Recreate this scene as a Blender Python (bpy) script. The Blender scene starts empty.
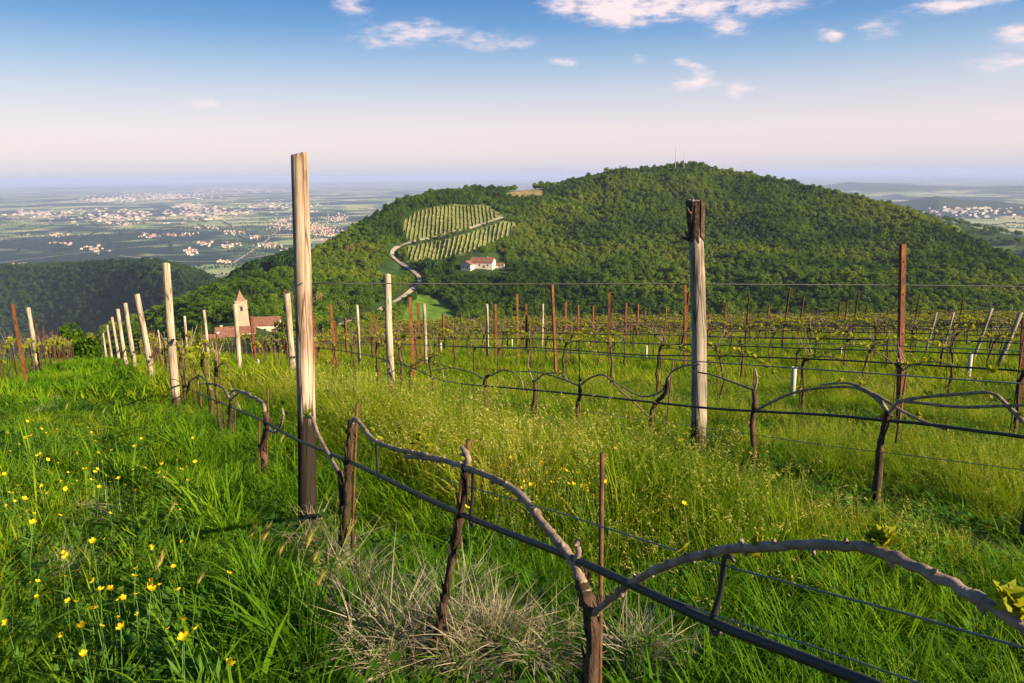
import bpy, math, random
import numpy as np
from mathutils import Vector, Matrix

random.seed(7)
rng = np.random.default_rng(11)
scene = bpy.context.scene
COL = scene.collection
R = math.radians

# ------------------------------------------------------------------ camera
W, H, F = 1024, 683, 750.0
CX, CY = 512.0, 341.5
PITCH = math.atan((341.5 - 175.0) / F)
ROLL = R(0.6)
_f = np.array([0, math.cos(PITCH), -math.sin(PITCH)])
_u0 = np.array([0, math.sin(PITCH), math.cos(PITCH)])
_r0 = np.array([1.0, 0, 0])
_u = math.cos(ROLL) * _u0 + math.sin(ROLL) * _r0
_r = math.cos(ROLL) * _r0 - math.sin(ROLL) * _u0
cam_d = bpy.data.cameras.new("camera")
cam = bpy.data.objects.new("camera", cam_d)
COL.objects.link(cam)
cam.matrix_world = Matrix(((_r[0], _u[0], -_f[0], 0), (_r[1], _u[1], -_f[1], 0), (_r[2], _u[2], -_f[2], 0), (0, 0, 0, 1)))
cam_d.sensor_width = 36.0
cam_d.lens = F / W * 36.0
cam_d.clip_start = 0.05
cam_d.clip_end = 200000.0
scene.camera = cam

# ------------------------------------------------------------------ sun, sky, exposure
SUN_EL, SUN_AZ = R(21), math.atan2(0.865, -0.50)          # azimuth clockwise from +Y
S = Vector((math.sin(SUN_AZ) * math.cos(SUN_EL), math.cos(SUN_AZ) * math.cos(SUN_EL), math.sin(SUN_EL)))
sl = bpy.data.lights.new("sun", 'SUN')
sl.energy = 5.0
sl.angle = R(0.6)
sl.color = (1.0, 0.80, 0.50)
so = bpy.data.objects.new("sun", sl)
COL.objects.link(so)
so.rotation_euler = S.to_track_quat('Z', 'Y').to_euler()
scene.view_settings.view_transform = 'Standard'
scene.view_settings.look = 'None'
scene.view_settings.exposure = 1.48
scene.view_settings.gamma = 1.0
scene.cycles.use_denoising = True
scene.cycles.use_adaptive_sampling = True
scene.cycles.adaptive_threshold = 0.02
scene.cycles.max_bounces = 5
scene.cycles.diffuse_bounces = 2
scene.cycles.transmission_bounces = 3
scene.cycles.volume_bounces = 0
scene.cycles.caustics_reflective = False
scene.cycles.caustics_refractive = False


def N(nt, typ, **kw):
    n = nt.nodes.new(typ)
    for k, v in kw.items():
        if k == 'ins':
            for i, val in v.items():
                n.inputs[i].default_value = val
        else:
            setattr(n, k, v)
    return n


def ramp(nt, stops, src):
    r = N(nt, 'ShaderNodeValToRGB')
    e = r.color_ramp.elements
    while len(e) < len(stops): e.new(.5)
    for i, (p, c) in enumerate(stops):
        e[i].position = p; e[i].color = (*c, 1)
    nt.links.new(src, r.inputs[0])
    return r


def pix_dir(px, py):
    d = _f + (px - CX) / F * _r - (py - CY) / F * _u
    return d / np.linalg.norm(d)


def build_world():
    w = bpy.data.worlds.new("World")
    scene.world = w
    w.use_nodes = True
    nt = w.node_tree
    nt.nodes.clear()
    L = nt.links.new
    sky = N(nt, 'ShaderNodeTexSky', sky_type='NISHITA', sun_disc=False, sun_elevation=SUN_EL, sun_rotation=SUN_AZ)
    sky.altitude = 400
    sky.air_density = 1.15
    sky.dust_density = 0.9
    sky.ozone_density = 3.2
    hsv = N(nt, 'ShaderNodeHueSaturation', ins={'Saturation': 1.25, 'Value': 1.0})
    L(sky.outputs[0], hsv.inputs['Color'])
    # pale rose haze low over the plain, deeper blue above (the air of an evening)
    # clouds: soft ellipses in (azimuth, elevation), broken up by noise
    tc = N(nt, 'ShaderNodeTexCoord')
    sep = N(nt, 'ShaderNodeSeparateXYZ')
    L(tc.outputs['Generated'], sep.inputs[0])
    az = N(nt, 'ShaderNodeMath', operation='ARCTAN2')
    L(sep.outputs[0], az.inputs[0]); L(sep.outputs[1], az.inputs[1])
    el = N(nt, 'ShaderNodeMath', operation='ARCSINE')
    L(sep.outputs[2], el.inputs[0])
    low = N(nt, 'ShaderNodeMapRange', ins={'From Min': 0.0, 'From Max': R(16)})
    L(el.outputs[0], low.inputs['Value'])
    band = ramp(nt, SKY_BAND, low.outputs[0])
    bs = N(nt, 'ShaderNodeVectorMath', operation='SCALE', ins={'Scale': 10.0})
    L(band.outputs[0], bs.inputs[0])
    fade = N(nt, 'ShaderNodeMapRange', interpolation_type='SMOOTHSTEP', ins={'From Min': R(11), 'From Max': R(24), 'To Min': .85, 'To Max': 0.0})
    L(el.outputs[0], fade.inputs['Value'])
    air = N(nt, 'ShaderNodeMix', data_type='RGBA')
    L(fade.outputs[0], air.inputs['Factor']); L(hsv.outputs[0], air.inputs['A']); L(bs.outputs[0], air.inputs['B'])
    comb = N(nt, 'ShaderNodeCombineXYZ')
    L(az.outputs[0], comb.inputs[0]); L(el.outputs[0], comb.inputs[1])
    mp = N(nt, 'ShaderNodeMapping')
    mp.inputs['Scale'].default_value = (14, 40, 1)
    L(comb.outputs[0], mp.inputs[0])
    warp = N(nt, 'ShaderNodeTexNoise', ins={'Scale': 1.4, 'Detail': 4.0, 'Roughness': 0.6})
    L(mp.outputs[0], warp.inputs['Vector'])
    ws = N(nt, 'ShaderNodeVectorMath', operation='MULTIPLY_ADD')
    L(warp.outputs['Color'], ws.inputs[0])
    ws.inputs[1].default_value = (0.05, 0.018, 0)
    L(comb.outputs[0], ws.inputs[2])
    sh = N(nt, 'ShaderNodeVectorMath', operation='SUBTRACT')
    L(ws.outputs[0], sh.inputs[0]); sh.inputs[1].default_value = (0.025, 0.009, 0)
    clouds = [(608, 9, 40, 14, 1.0), (562, 5, 26, 11, .85), (622, 16, 24, 12, .8), (725, 7, 80, 12, 1.15), (668, 4, 26, 10, .8), (430, 36, 62, 11, .72), (412, 25, 34, 9, .55), (505, 43, 40, 9, .66),
              (352, 4, 18, 15, 1.0), (955, 4, 38, 9, 1.1), (878, 28, 17, 8, 1.1), (728, 30, 20, 8, 1.2), (835, 38, 9, 5, .9), (826, 33, 10, 6, .9), (1014, 62, 38, 10, .9), (1024, 32, 24, 9, 1.1), (380, 42, 30, 7, .6),
              (685, 64, 11, 6, .9), (696, 85, 26, 7, .95), (741, 90, 11, 8, .95), (210, 104, 50, 6, .7), (700, 73, 14, 6, .85), (559, 62, 15, 5, .9), (640, 60, 8, 4, .7)]
    total = None
    for (px, py, sx, sy, st) in clouds:
        sx, sy = sx * .82, sy * .80
        d = pix_dir(px, py)
        a0, e0 = math.atan2(d[0], d[1]), math.asin(d[2])
        m1 = N(nt, 'ShaderNodeVectorMath', operation='SUBTRACT')
        L(sh.outputs[0], m1.inputs[0]); m1.inputs[1].default_value = (a0, e0, 0)
        m2 = N(nt, 'ShaderNodeVectorMath', operation='MULTIPLY')
        L(m1.outputs[0], m2.inputs[0]); m2.inputs[1].default_value = (F / sx * .8, F / sy * .8, 0)
        m3 = N(nt, 'ShaderNodeVectorMath', operation='DOT_PRODUCT')
        L(m2.outputs[0], m3.inputs[0]); L(m2.outputs[0], m3.inputs[1])
        m4 = N(nt, 'ShaderNodeMath', operation='MULTIPLY'); L(m3.outputs['Value'], m4.inputs[0]); m4.inputs[1].default_value = -1.2
        m5 = N(nt, 'ShaderNodeMath', operation='EXPONENT'); L(m4.outputs[0], m5.inputs[0])
        m6 = N(nt, 'ShaderNodeMath', operation='MULTIPLY'); L(m5.outputs[0], m6.inputs[0]); m6.inputs[1].default_value = st
        if total is None:
            total = m6
        else:
            ad = N(nt, 'ShaderNodeMath', operation='ADD'); L(total.outputs[0], ad.inputs[0]); L(m6.outputs[0], ad.inputs[1]); total = ad
    nz = N(nt, 'ShaderNodeTexNoise', ins={'Scale': 2.2, 'Detail': 7.0, 'Roughness': 0.62})
    L(mp.outputs[0], nz.inputs['Vector'])
    nm = N(nt, 'ShaderNodeMath', operation='MULTIPLY_ADD', ins={1: 1.7, 2: -0.35})
    L(nz.outputs['Fac'], nm.inputs[0])
    prod = N(nt, 'ShaderNodeMath', operation='MULTIPLY'); L(total.outputs[0], prod.inputs[0]); L(nm.outputs[0], prod.inputs[1])
    rmp = N(nt, 'ShaderNodeMapRange', interpolation_type='SMOOTHSTEP', ins={'From Min': 0.08, 'From Max': 0.78, 'To Min': 0.0, 'To Max': 0.95})
    L(prod.outputs[0], rmp.inputs['Value'])
    mix = N(nt, 'ShaderNodeMix', data_type='RGBA')
    L(rmp.outputs[0], mix.inputs['Factor']); L(air.outputs['Result'], mix.inputs['A'])
    mix.inputs['B'].default_value = (CLOUD[0], CLOUD[1], CLOUD[2], 1)
    bg = N(nt, 'ShaderNodeBackground', ins={'Strength': SKY_STR})
    L(mix.outputs['Result'], bg.inputs['Color'])
    out = N(nt, 'ShaderNodeOutputWorld')
    L(bg.outputs[0], out.inputs['Surface'])


SKY_BAND = [(0.0, (.40, .395, .475)), (.04, (.46, .43, .485)), (.095, (.54, .47, .49)), (.20, (.565, .48, .49)), (.36, (.41, .42, .49)), (.50, (.235, .325, .455)), (.64, (.10, .215, .41)), (.78, (.05, .14, .35)), (1.0, (.033, .105, .29))]
SKY_STR = 0.059
CLOUD = (6.4, 5.3, 5.3)
build_world()

# ------------------------------------------------------------------ helpers
def project(P):
    P = np.atleast_2d(P)
    z = P @ _f
    return CX + F * (P @ _r) / z, CY - F * (P @ _u) / z, z


def tag(o, label=None, cat=None, group=None, kind=None):
    if label: o["label"] = label
    if cat: o["category"] = cat
    if group: o["group"] = group
    if kind: o["kind"] = kind
    return o


class MB:
    """collects vertices and faces of one mesh"""
    def __init__(s):
        s.V, s.F, s.M, s.n = [], [], [], 0

    def add(s, V, Fs, m=0):
        V = np.asarray(V, float)
        s.V.append(V)
        for f in Fs:
            s.F.append([int(i) + s.n for i in f]); s.M.append(m)
        s.n += len(V)

    def tube(s, pts, rad, n=6, m=0, cap=True, noise=0.0):
        pts = np.asarray(pts, float)
        k = len(pts)
        rad = np.broadcast_to(np.asarray(rad, float), (k,))
        T = np.gradient(pts, axis=0)
        T /= np.linalg.norm(T, axis=1)[:, None] + 1e-12
        ref = np.array([0.0, 0, 1]) if abs(T[0][2]) < 0.9 else np.array([1.0, 0, 0])
        a = np.cross(T[0], ref); a /= np.linalg.norm(a)
        V = []
        ang = np.arange(n) * 2 * math.pi / n
        for i in range(k):
            a = a - T[i] * (a @ T[i]); a /= np.linalg.norm(a) + 1e-12
            b = np.cross(T[i], a)
            rr = rad[i] * (1 + (rng.normal(0, noise, n) if noise else 0))
            V.append(pts[i] + (np.cos(ang) * rr)[:, None] * a + (np.sin(ang) * rr)[:, None] * b)
        V = np.concatenate(V)
        Fs = []
        for i in range(k - 1):
            for j in range(n):
                j2 = (j + 1) % n
                Fs.append((i * n + j, i * n + j2, (i + 1) * n + j2, (i + 1) * n + j))
        if cap:
            Fs.append(tuple(range(n - 1, -1, -1)))
            Fs.append(tuple((k - 1) * n + j for j in range(n)))
        s.add(V, Fs, m)

    def box(s, lo, hi, m=0):
        x0, y0, z0 = lo; x1, y1, z1 = hi
        V = [(x0, y0, z0), (x1, y0, z0), (x1, y1, z0), (x0, y1, z0), (x0, y0, z1), (x1, y0, z1), (x1, y1, z1), (x0, y1, z1)]
        s.add(V, [(3, 2, 1, 0), (4, 5, 6, 7), (0, 1, 5, 4), (1, 2, 6, 5), (2, 3, 7, 6), (3, 0, 4, 7)], m)

    def mesh(s, name, mats, smooth=True):
        me = bpy.data.meshes.new(name)
        V = np.concatenate(s.V) if s.V else np.zeros((0, 3))
        me.from_pydata(V.tolist(), [], s.F)
        for mt in (mats if isinstance(mats, (list, tuple)) else [mats]):
            me.materials.append(mt)
        if any(s.M):
            me.polygons.foreach_set('material_index', np.array(s.M, dtype=np.int32))
        me.polygons.foreach_set('use_smooth', np.full(len(s.F), smooth))
        me.update()
        return me

    def build(s, name, mats, parent=None, smooth=True, loc=None):
        return link(name, s.mesh(name, mats, smooth), parent, loc)


def link(name, me, parent=None, loc=None):
    o = bpy.data.objects.new(name, me)
    COL.objects.link(o)
    if parent is not None: o.parent = parent
    if loc is not None: o.location = loc
    return o


def empty(name, loc=(0, 0, 0), rz=0.0):
    o = bpy.data.objects.new(name, None)
    COL.objects.link(o)
    o.location = loc
    o.rotation_euler = (0, 0, rz)
    o.empty_display_size = 0.2
    return o


def quads_mesh(name, V, nface, k, mat, colors=None, smooth=False, midx=None):
    """V: (nface*k,3), each run of k vertices is one face"""
    me = bpy.data.meshes.new(name)
    me.vertices.add(len(V)); me.vertices.foreach_set('co', np.asarray(V, np.float32).ravel())
    me.loops.add(nface * k); me.loops.foreach_set('vertex_index', np.arange(nface * k, dtype=np.int32))
    me.polygons.add(nface)
    me.polygons.foreach_set('loop_start', np.arange(0, nface * k, k, dtype=np.int32))
    if midx is not None: me.polygons.foreach_set('material_index', midx.astype(np.int32))
    for mt in (mat if isinstance(mat, (list, tuple)) else [mat]): me.materials.append(mt)
    if smooth: me.polygons.foreach_set('use_smooth', np.ones(nface, bool))
    me.update(calc_edges=True)
    return me


def grid_mesh(name, P, mat, closed=False):
    """P: (a,b,3)"""
    a, b = P.shape[:2]
    me = bpy.data.meshes.new(name)
    idx = np.arange(a * b).reshape(a, b)
    if closed: idx = np.concatenate([idx, idx[:1]], 0)
    q = np.stack([idx[:-1, :-1], idx[1:, :-1], idx[1:, 1:], idx[:-1, 1:]], -1).reshape(-1, 4)
    me.vertices.add(a * b); me.vertices.foreach_set('co', P.astype(np.float32).ravel())
    me.loops.add(q.size); me.loops.foreach_set('vertex_index', q.ravel().astype(np.int32))
    me.polygons.add(len(q)); me.polygons.foreach_set('loop_start', np.arange(0, q.size, 4, dtype=np.int32))
    me.polygons.foreach_set('use_smooth', np.ones(len(q), bool))
    me.materials.append(mat)
    me.update(calc_edges=True)
    return me


def point_attr(me, name, arr):
    arr = np.asarray(arr, np.float32)
    if arr.ndim == 1:
        at = me.attributes.new(name, 'FLOAT', 'POINT'); at.data.foreach_set('value', arr)
    elif arr.shape[1] == 3:
        at = me.attributes.new(name, 'FLOAT_VECTOR', 'POINT'); at.data.foreach_set('vector', arr.ravel())
    else:
        at = me.attributes.new(name, 'FLOAT_COLOR', 'POINT'); at.data.foreach_set('color', arr.ravel())


def hash2(i, j, s):
    n = (i * 374761393 + j * 668265263 + s * 974634777) & 0xFFFFFFFF
    n = ((n ^ (n >> 13)) * 1274126177) & 0xFFFFFFFF
    return ((n ^ (n >> 16)) & 0xFFFF) / 65535.0


def vnoise(x, y, s=0):
    x = np.asarray(x, float); y = np.asarray(y, float)
    i = np.floor(x).astype(np.int64); j = np.floor(y).astype(np.int64)
    u = x - i; v = y - j
    u = u * u * (3 - 2 * u); v = v * v * (3 - 2 * v)
    return (hash2(i, j, s) * (1 - u) + hash2(i + 1, j, s) * u) * (1 - v) + (hash2(i, j + 1, s) * (1 - u) + hash2(i + 1, j + 1, s) * u) * v


def fbm(x, y, s=0, o=4):
    t = 0; a = .5; f = 1.0
    for k in range(o):
        t = t + a * (vnoise(np.asarray(x) * f, np.asarray(y) * f, s + k) - .5) * 2; a *= .5; f *= 2.03
    return t


def sstep(a, b, x):
    t = np.clip((x - a) / (b - a), 0, 1)
    return t * t * (3 - 2 * t)


# ------------------------------------------------------------------ materials
MATS = {}


def principled(name, color=(.5, .5, .5), rough=.8, metallic=0.0, spec=.3):
    m = bpy.data.materials.new(name)
    m.use_nodes = True
    b = m.node_tree.nodes['Principled BSDF']
    b.inputs['Base Color'].default_value = (*color, 1)
    b.inputs['Roughness'].default_value = rough
    b.inputs['Metallic'].default_value = metallic
    b.inputs['Specular IOR Level'].default_value = spec
    MATS[name] = m
    return m, m.node_tree, b


def noise_mat(name, stops, scale=8.0, detail=5.0, rough=.85, stretch=(1, 1, 1), coord='Object', bump=0.0, bscale=None, spec=.25, bdist=.01):
    m, nt, b = principled(name, rough=rough, spec=spec)
    tc = N(nt, 'ShaderNodeTexCoord')
    mp = N(nt, 'ShaderNodeMapping'); mp.inputs['Scale'].default_value = stretch
    if coord == 'World':
        g = N(nt, 'ShaderNodeNewGeometry'); nt.links.new(g.outputs['Position'], mp.inputs[0])
    else:
        nt.links.new(tc.outputs[coord], mp.inputs[0])
    nz = N(nt, 'ShaderNodeTexNoise', ins={'Scale': scale, 'Detail': detail, 'Roughness': .62})
    nt.links.new(mp.outputs[0], nz.inputs['Vector'])
    r = ramp(nt, stops, nz.outputs['Fac'])
    nt.links.new(r.outputs[0], b.inputs['Base Color'])
    if bump:
        nz2 = N(nt, 'ShaderNodeTexNoise', ins={'Scale': bscale or scale * 2, 'Detail': 6.0, 'Roughness': .65})
        nt.links.new(mp.outputs[0], nz2.inputs['Vector'])
        bp = N(nt, 'ShaderNodeBump', ins={'Strength': bump, 'Distance': bdist})
        nt.links.new(nz2.outputs['Fac'], bp.inputs['Height']); nt.links.new(bp.outputs[0], b.inputs['Normal'])
    return m


def leaf_mat(name, stops, transl=.4, nscale=.35, rough=.6, tcol=1.25, rand=.6):
    """foliage: colour varies from plant to plant and in patches over the ground; some light passes through"""
    m = bpy.data.materials.new(name); m.use_nodes = True
    nt = m.node_tree; nt.nodes.clear(); L = nt.links.new
    oi = N(nt, 'ShaderNodeObjectInfo')
    g = N(nt, 'ShaderNodeNewGeometry')
    nz = N(nt, 'ShaderNodeTexNoise', ins={'Scale': nscale, 'Detail': 3.0})
    L(g.outputs['Position'], nz.inputs['Vector'])
    mr = N(nt, 'ShaderNodeMapRange', ins={'From Min': .36, 'From Max': .64})
    L(nz.outputs['Fac'], mr.inputs['Value'])
    isl = N(nt, 'ShaderNodeMix', data_type='FLOAT', ins={'Factor': .45})
    L(oi.outputs['Random'], isl.inputs[2]); L(g.outputs['Random Per Island'], isl.inputs[3])
    mx = N(nt, 'ShaderNodeMix', data_type='FLOAT', ins={'Factor': rand})
    L(mr.outputs[0], mx.inputs[2]); L(isl.outputs[0], mx.inputs[3])
    r = ramp(nt, stops, mx.outputs[0])
    b = N(nt, 'ShaderNodeBsdfPrincipled', ins={'Roughness': max(rough, .7), 'Specular IOR Level': .10})
    L(r.outputs[0], b.inputs['Base Color'])
    t = N(nt, 'ShaderNodeBsdfTranslucent')
    tm = N(nt, 'ShaderNodeMix', data_type='RGBA', blend_type='MULTIPLY', ins={'Factor': 1.0})
    L(r.outputs[0], tm.inputs['A']); tm.inputs['B'].default_value = (tcol * 1.1, tcol, tcol * .5, 1)
    L(tm.outputs['Result'], t.inputs['Color'])
    ms = N(nt, 'ShaderNodeMixShader', ins={0: transl})
    L(b.outputs[0], ms.inputs[1]); L(t.outputs[0], ms.inputs[2])
    o = N(nt, 'ShaderNodeOutputMaterial'); L(ms.outputs[0], o.inputs['Surface'])
    MATS[name] = m
    return m


def wood_mat(name, c_dark, c_mid, c_light, foot_h, foot_col=(.03, .02, .014)):
    m, nt, b = principled(name, rough=.85, spec=.2)
    L = nt.links.new
    tc = N(nt, 'ShaderNodeTexCoord')
    oi = N(nt, 'ShaderNodeObjectInfo')
    off = N(nt, 'ShaderNodeVectorMath', operation='ADD')
    sc = N(nt, 'ShaderNodeVectorMath', operation='SCALE', ins={'Scale': 30.0})
    cmb = N(nt, 'ShaderNodeCombineXYZ'); L(oi.outputs['Random'], cmb.inputs[0]); L(oi.outputs['Random'], cmb.inputs[2])
    L(cmb.outputs[0], sc.inputs[0]); L(tc.outputs['Object'], off.inputs[0]); L(sc.outputs[0], off.inputs[1])
    mp = N(nt, 'ShaderNodeMapping'); mp.inputs['Scale'].default_value = (1, 1, .07)
    L(off.outputs[0], mp.inputs[0])
    gr = N(nt, 'ShaderNodeTexNoise', ins={'Scale': 46.0, 'Detail': 6.0, 'Roughness': .65}); L(mp.outputs[0], gr.inputs['Vector'])
    mp2 = N(nt, 'ShaderNodeMapping'); mp2.inputs['Scale'].default_value = (1, 1, .25)
    L(off.outputs[0], mp2.inputs[0])
    bl = N(nt, 'ShaderNodeTexNoise', ins={'Scale': 9.0, 'Detail': 4.0}); L(mp2.outputs[0], bl.inputs['Vector'])
    av = N(nt, 'ShaderNodeMath', operation='ADD'); L(gr.outputs['Fac'], av.inputs[0]); L(bl.outputs['Fac'], av.inputs[1])
    hv = N(nt, 'ShaderNodeMath', operation='MULTIPLY', ins={1: .5}); L(av.outputs[0], hv.inputs[0])
    r = ramp(nt, [(.36, c_dark), (.47, c_mid), (.62, c_light)], hv.outputs[0])
    # wide cracks along the grain
    mp3 = N(nt, 'ShaderNodeMapping'); mp3.inputs['Scale'].default_value = (1, 1, .05)
    L(off.outputs[0], mp3.inputs[0])
    vo = N(nt, 'ShaderNodeTexVoronoi', feature='DISTANCE_TO_EDGE', ins={'Scale': 19.0}); L(mp3.outputs[0], vo.inputs['Vector'])
    ck = N(nt, 'ShaderNodeMapRange', ins={'From Min': 0.0, 'From Max': .045, 'To Min': .10, 'To Max': 1.0}); L(vo.outputs['Distance'], ck.inputs['Value'])
    cm = N(nt, 'ShaderNodeMix', data_type='RGBA', blend_type='MULTIPLY', ins={'Factor': .85})
    L(r.outputs[0], cm.inputs['A']); L(ck.outputs[0], cm.inputs['B'])
    # darker colour towards the foot, ragged edge
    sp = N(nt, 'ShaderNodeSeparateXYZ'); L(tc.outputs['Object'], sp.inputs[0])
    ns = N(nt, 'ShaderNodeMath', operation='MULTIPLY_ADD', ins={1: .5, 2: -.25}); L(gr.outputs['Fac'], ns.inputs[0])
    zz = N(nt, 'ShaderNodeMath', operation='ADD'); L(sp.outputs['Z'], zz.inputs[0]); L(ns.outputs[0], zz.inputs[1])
    st = N(nt, 'ShaderNodeMapRange', ins={'From Min': foot_h - .05, 'From Max': foot_h + .08, 'To Min': .97, 'To Max': 0.0}); L(zz.outputs[0], st.inputs['Value'])
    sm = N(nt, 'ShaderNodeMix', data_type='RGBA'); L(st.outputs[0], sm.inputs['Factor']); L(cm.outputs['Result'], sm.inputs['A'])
    sm.inputs['B'].default_value = (*foot_col, 1)
    L(sm.outputs['Result'], b.inputs['Base Color'])
    bp = N(nt, 'ShaderNodeBump', ins={'Strength': .7, 'Distance': .006})
    hm = N(nt, 'ShaderNodeMath', operation='MULTIPLY'); L(gr.outputs['Fac'], hm.inputs[0]); L(ck.outputs[0], hm.inputs[1])
    L(hm.outputs[0], bp.inputs['Height']); L(bp.outputs[0], b.inputs['Normal'])
    return m


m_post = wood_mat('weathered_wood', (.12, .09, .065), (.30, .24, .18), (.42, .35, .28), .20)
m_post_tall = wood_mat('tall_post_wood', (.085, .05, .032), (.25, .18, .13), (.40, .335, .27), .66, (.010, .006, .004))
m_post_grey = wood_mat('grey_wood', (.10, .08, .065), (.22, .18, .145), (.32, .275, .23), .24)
m_rust = noise_mat('rusty_iron', [(.3, (.040, .016, .008)), (.5, (.12, .040, .015)), (.7, (.22, .078, .026))], 22, rough=.8, bump=.4, stretch=(1, 1, .4))
m_bark = noise_mat('vine_bark', [(.3, (.018, .011, .008)), (.5, (.055, .031, .020)), (.72, (.14, .09, .062))], 30, stretch=(1, 1, .25), bump=1.0, bscale=70, bdist=.012)
m_cane = noise_mat('vine_cane', [(.25, (.09, .055, .04)), (.5, (.20, .14, .11)), (.75, (.33, .26, .215))], 26, rough=.6, bump=.5, bscale=60, spec=.35)
m_rod = noise_mat('support_rod_rust', [(.3, (.035, .018, .012)), (.55, (.10, .042, .022)), (.75, (.17, .07, .035))], 40, rough=.75)
m_hose, _, _ = principled('black_hose', (.014, .014, .016), .55, spec=.5)
m_wire, _, _ = principled('galvanised_wire', (.13, .16, .19), .5, metallic=.6)
m_tie, _, _ = principled('green_tie', (.02, .34, .24), .5)
m_tube, _, _ = principled('white_plastic_tube', (.34, .335, .27), .6)
m_vleaf = leaf_mat('vine_leaf', [(.15, (.13, .17, .012)), (.5, (.24, .27, .018)), (.9, (.36, .33, .04))], .45, 3.0, tcol=1.5)
m_grass = leaf_mat('grass_blade', [(.08, (.026, .080, .003)), (.4, (.075, .185, .004)), (.68, (.145, .255, .006)), (.95, (.28, .31, .012))], .40, .5)
m_meadow = leaf_mat('meadow_grass', [(.08, (.050, .125, .004)), (.4, (.14, .22, .006)), (.7, (.25, .29, .012)), (.95, (.40, .37, .05))], .42, .8)
m_oat = leaf_mat('seeding_grass', [(.1, (.34, .32, .06)), (.5, (.50, .44, .12)), (.9, (.62, .54, .22))], .45, .8)
m_straw = leaf_mat('dead_grass', [(.1, (.16, .135, .09)), (.5, (.32, .275, .20)), (.9, (.50, .45, .35))], .25, 1.5)
m_weed = leaf_mat('weed_leaf', [(.1, (.022, .07, .010)), (.5, (.05, .135, .013)), (.9, (.11, .20, .02))], .35, .8)
m_petal = leaf_mat('yellow_petal', [(.2, (.62, .40, .006)), (.8, (.82, .60, .012))], .3, 2.0)
m_stem, _, _ = principled('flower_stem', (.06, .14, .02), .6)
m_for = leaf_mat('forest_leaf', [(.05, (.012, .036, .002)), (.3, (.046, .102, .003)), (.6, (.098, .168, .004)), (.95, (.20, .225, .008))], .34, .009, rand=.42)
m_for_dark = leaf_mat('dark_forest_leaf', [(.1, (.006, .024, .004)), (.5, (.016, .046, .007)), (.95, (.034, .075, .010))], .15, .006)  # left hill's shade put into the leaf colour; also serves other dark trees
m_conif = leaf_mat('conifer_needles', [(.1, (.006, .018, .008)), (.9, (.016, .036, .014))], .1, .05)
m_bud = leaf_mat('budding_leaf', [(.1, (.11, .085, .03)), (.5, (.17, .14, .045)), (.9, (.21, .19, .06))], .3, .1)
m_trunk = noise_mat('tree_bark', [(.3, (.03, .022, .016)), (.7, (.09, .07, .05))], 4)
m_plaster = noise_mat('white_plaster', [(.3, (.46, .40, .32)), (.7, (.62, .56, .47))], .8)
m_stone = noise_mat('tower_stone', [(.3, (.24, .165, .125)), (.5, (.34, .25, .19)), (.7, (.42, .325, .255))], 1.2)
m_tile = noise_mat('terracotta_tile', [(.3, (.10, .050, .035)), (.5, (.18, .080, .052)), (.72, (.27, .14, .09))], 1.1)
m_glass, _, _ = principled('dark_window', (.03, .035, .04), .2)
m_wooddoor, _, _ = principled('brown_door', (.10, .05, .025), .6)
m_road = noise_mat('pale_gravel', [(.3, (.22, .18, .135)), (.7, (.38, .32, .26))], .25, coord='World')
m_spire = noise_mat('spire_stone', [(.3, (.16, .085, .055)), (.7, (.28, .17, .12))], 1.4)
m_steel, _, _ = principled('mast_steel', (.35, .30, .30), .5)

# ground of the vineyard: grass litter, soil on the worn track
def ground_mat():
    m, nt, b = principled('field_soil', rough=.95, spec=.1)
    L = nt.links.new
    g = N(nt, 'ShaderNodeNewGeometry')
    nz = N(nt, 'ShaderNodeTexNoise', ins={'Scale': 1.3, 'Detail': 8.0, 'Roughness': .65}); L(g.outputs['Position'], nz.inputs['Vector'])
    r = ramp(nt, [(.32, (.030, .052, .010)), (.5, (.055, .088, .014)), (.68, (.085, .115, .02))], nz.outputs['Fac'])
    nz2 = N(nt, 'ShaderNodeTexNoise', ins={'Scale': 14.0, 'Detail': 6.0}); L(g.outputs['Position'], nz2.inputs['Vector'])
    r2 = ramp(nt, [(.3, (.10, .07, .05)), (.55, (.19, .145, .11)), (.75, (.30, .25, .19))], nz2.outputs['Fac'])
    at = N(nt, 'ShaderNodeAttribute', attribute_name='soil')
    mx = N(nt, 'ShaderNodeMix', data_type='RGBA'); L(at.outputs['Fac'], mx.inputs['Factor']); L(r.outputs[0], mx.inputs['A']); L(r2.outputs[0], mx.inputs['B'])
    L(mx.outputs['Result'], b.inputs['Base Color'])
    bp = N(nt, 'ShaderNodeBump', ins={'Strength': .8, 'Distance': .03}); L(nz2.outputs['Fac'], bp.inputs['Height']); L(bp.outputs[0], b.inputs['Normal'])
    return m


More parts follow.
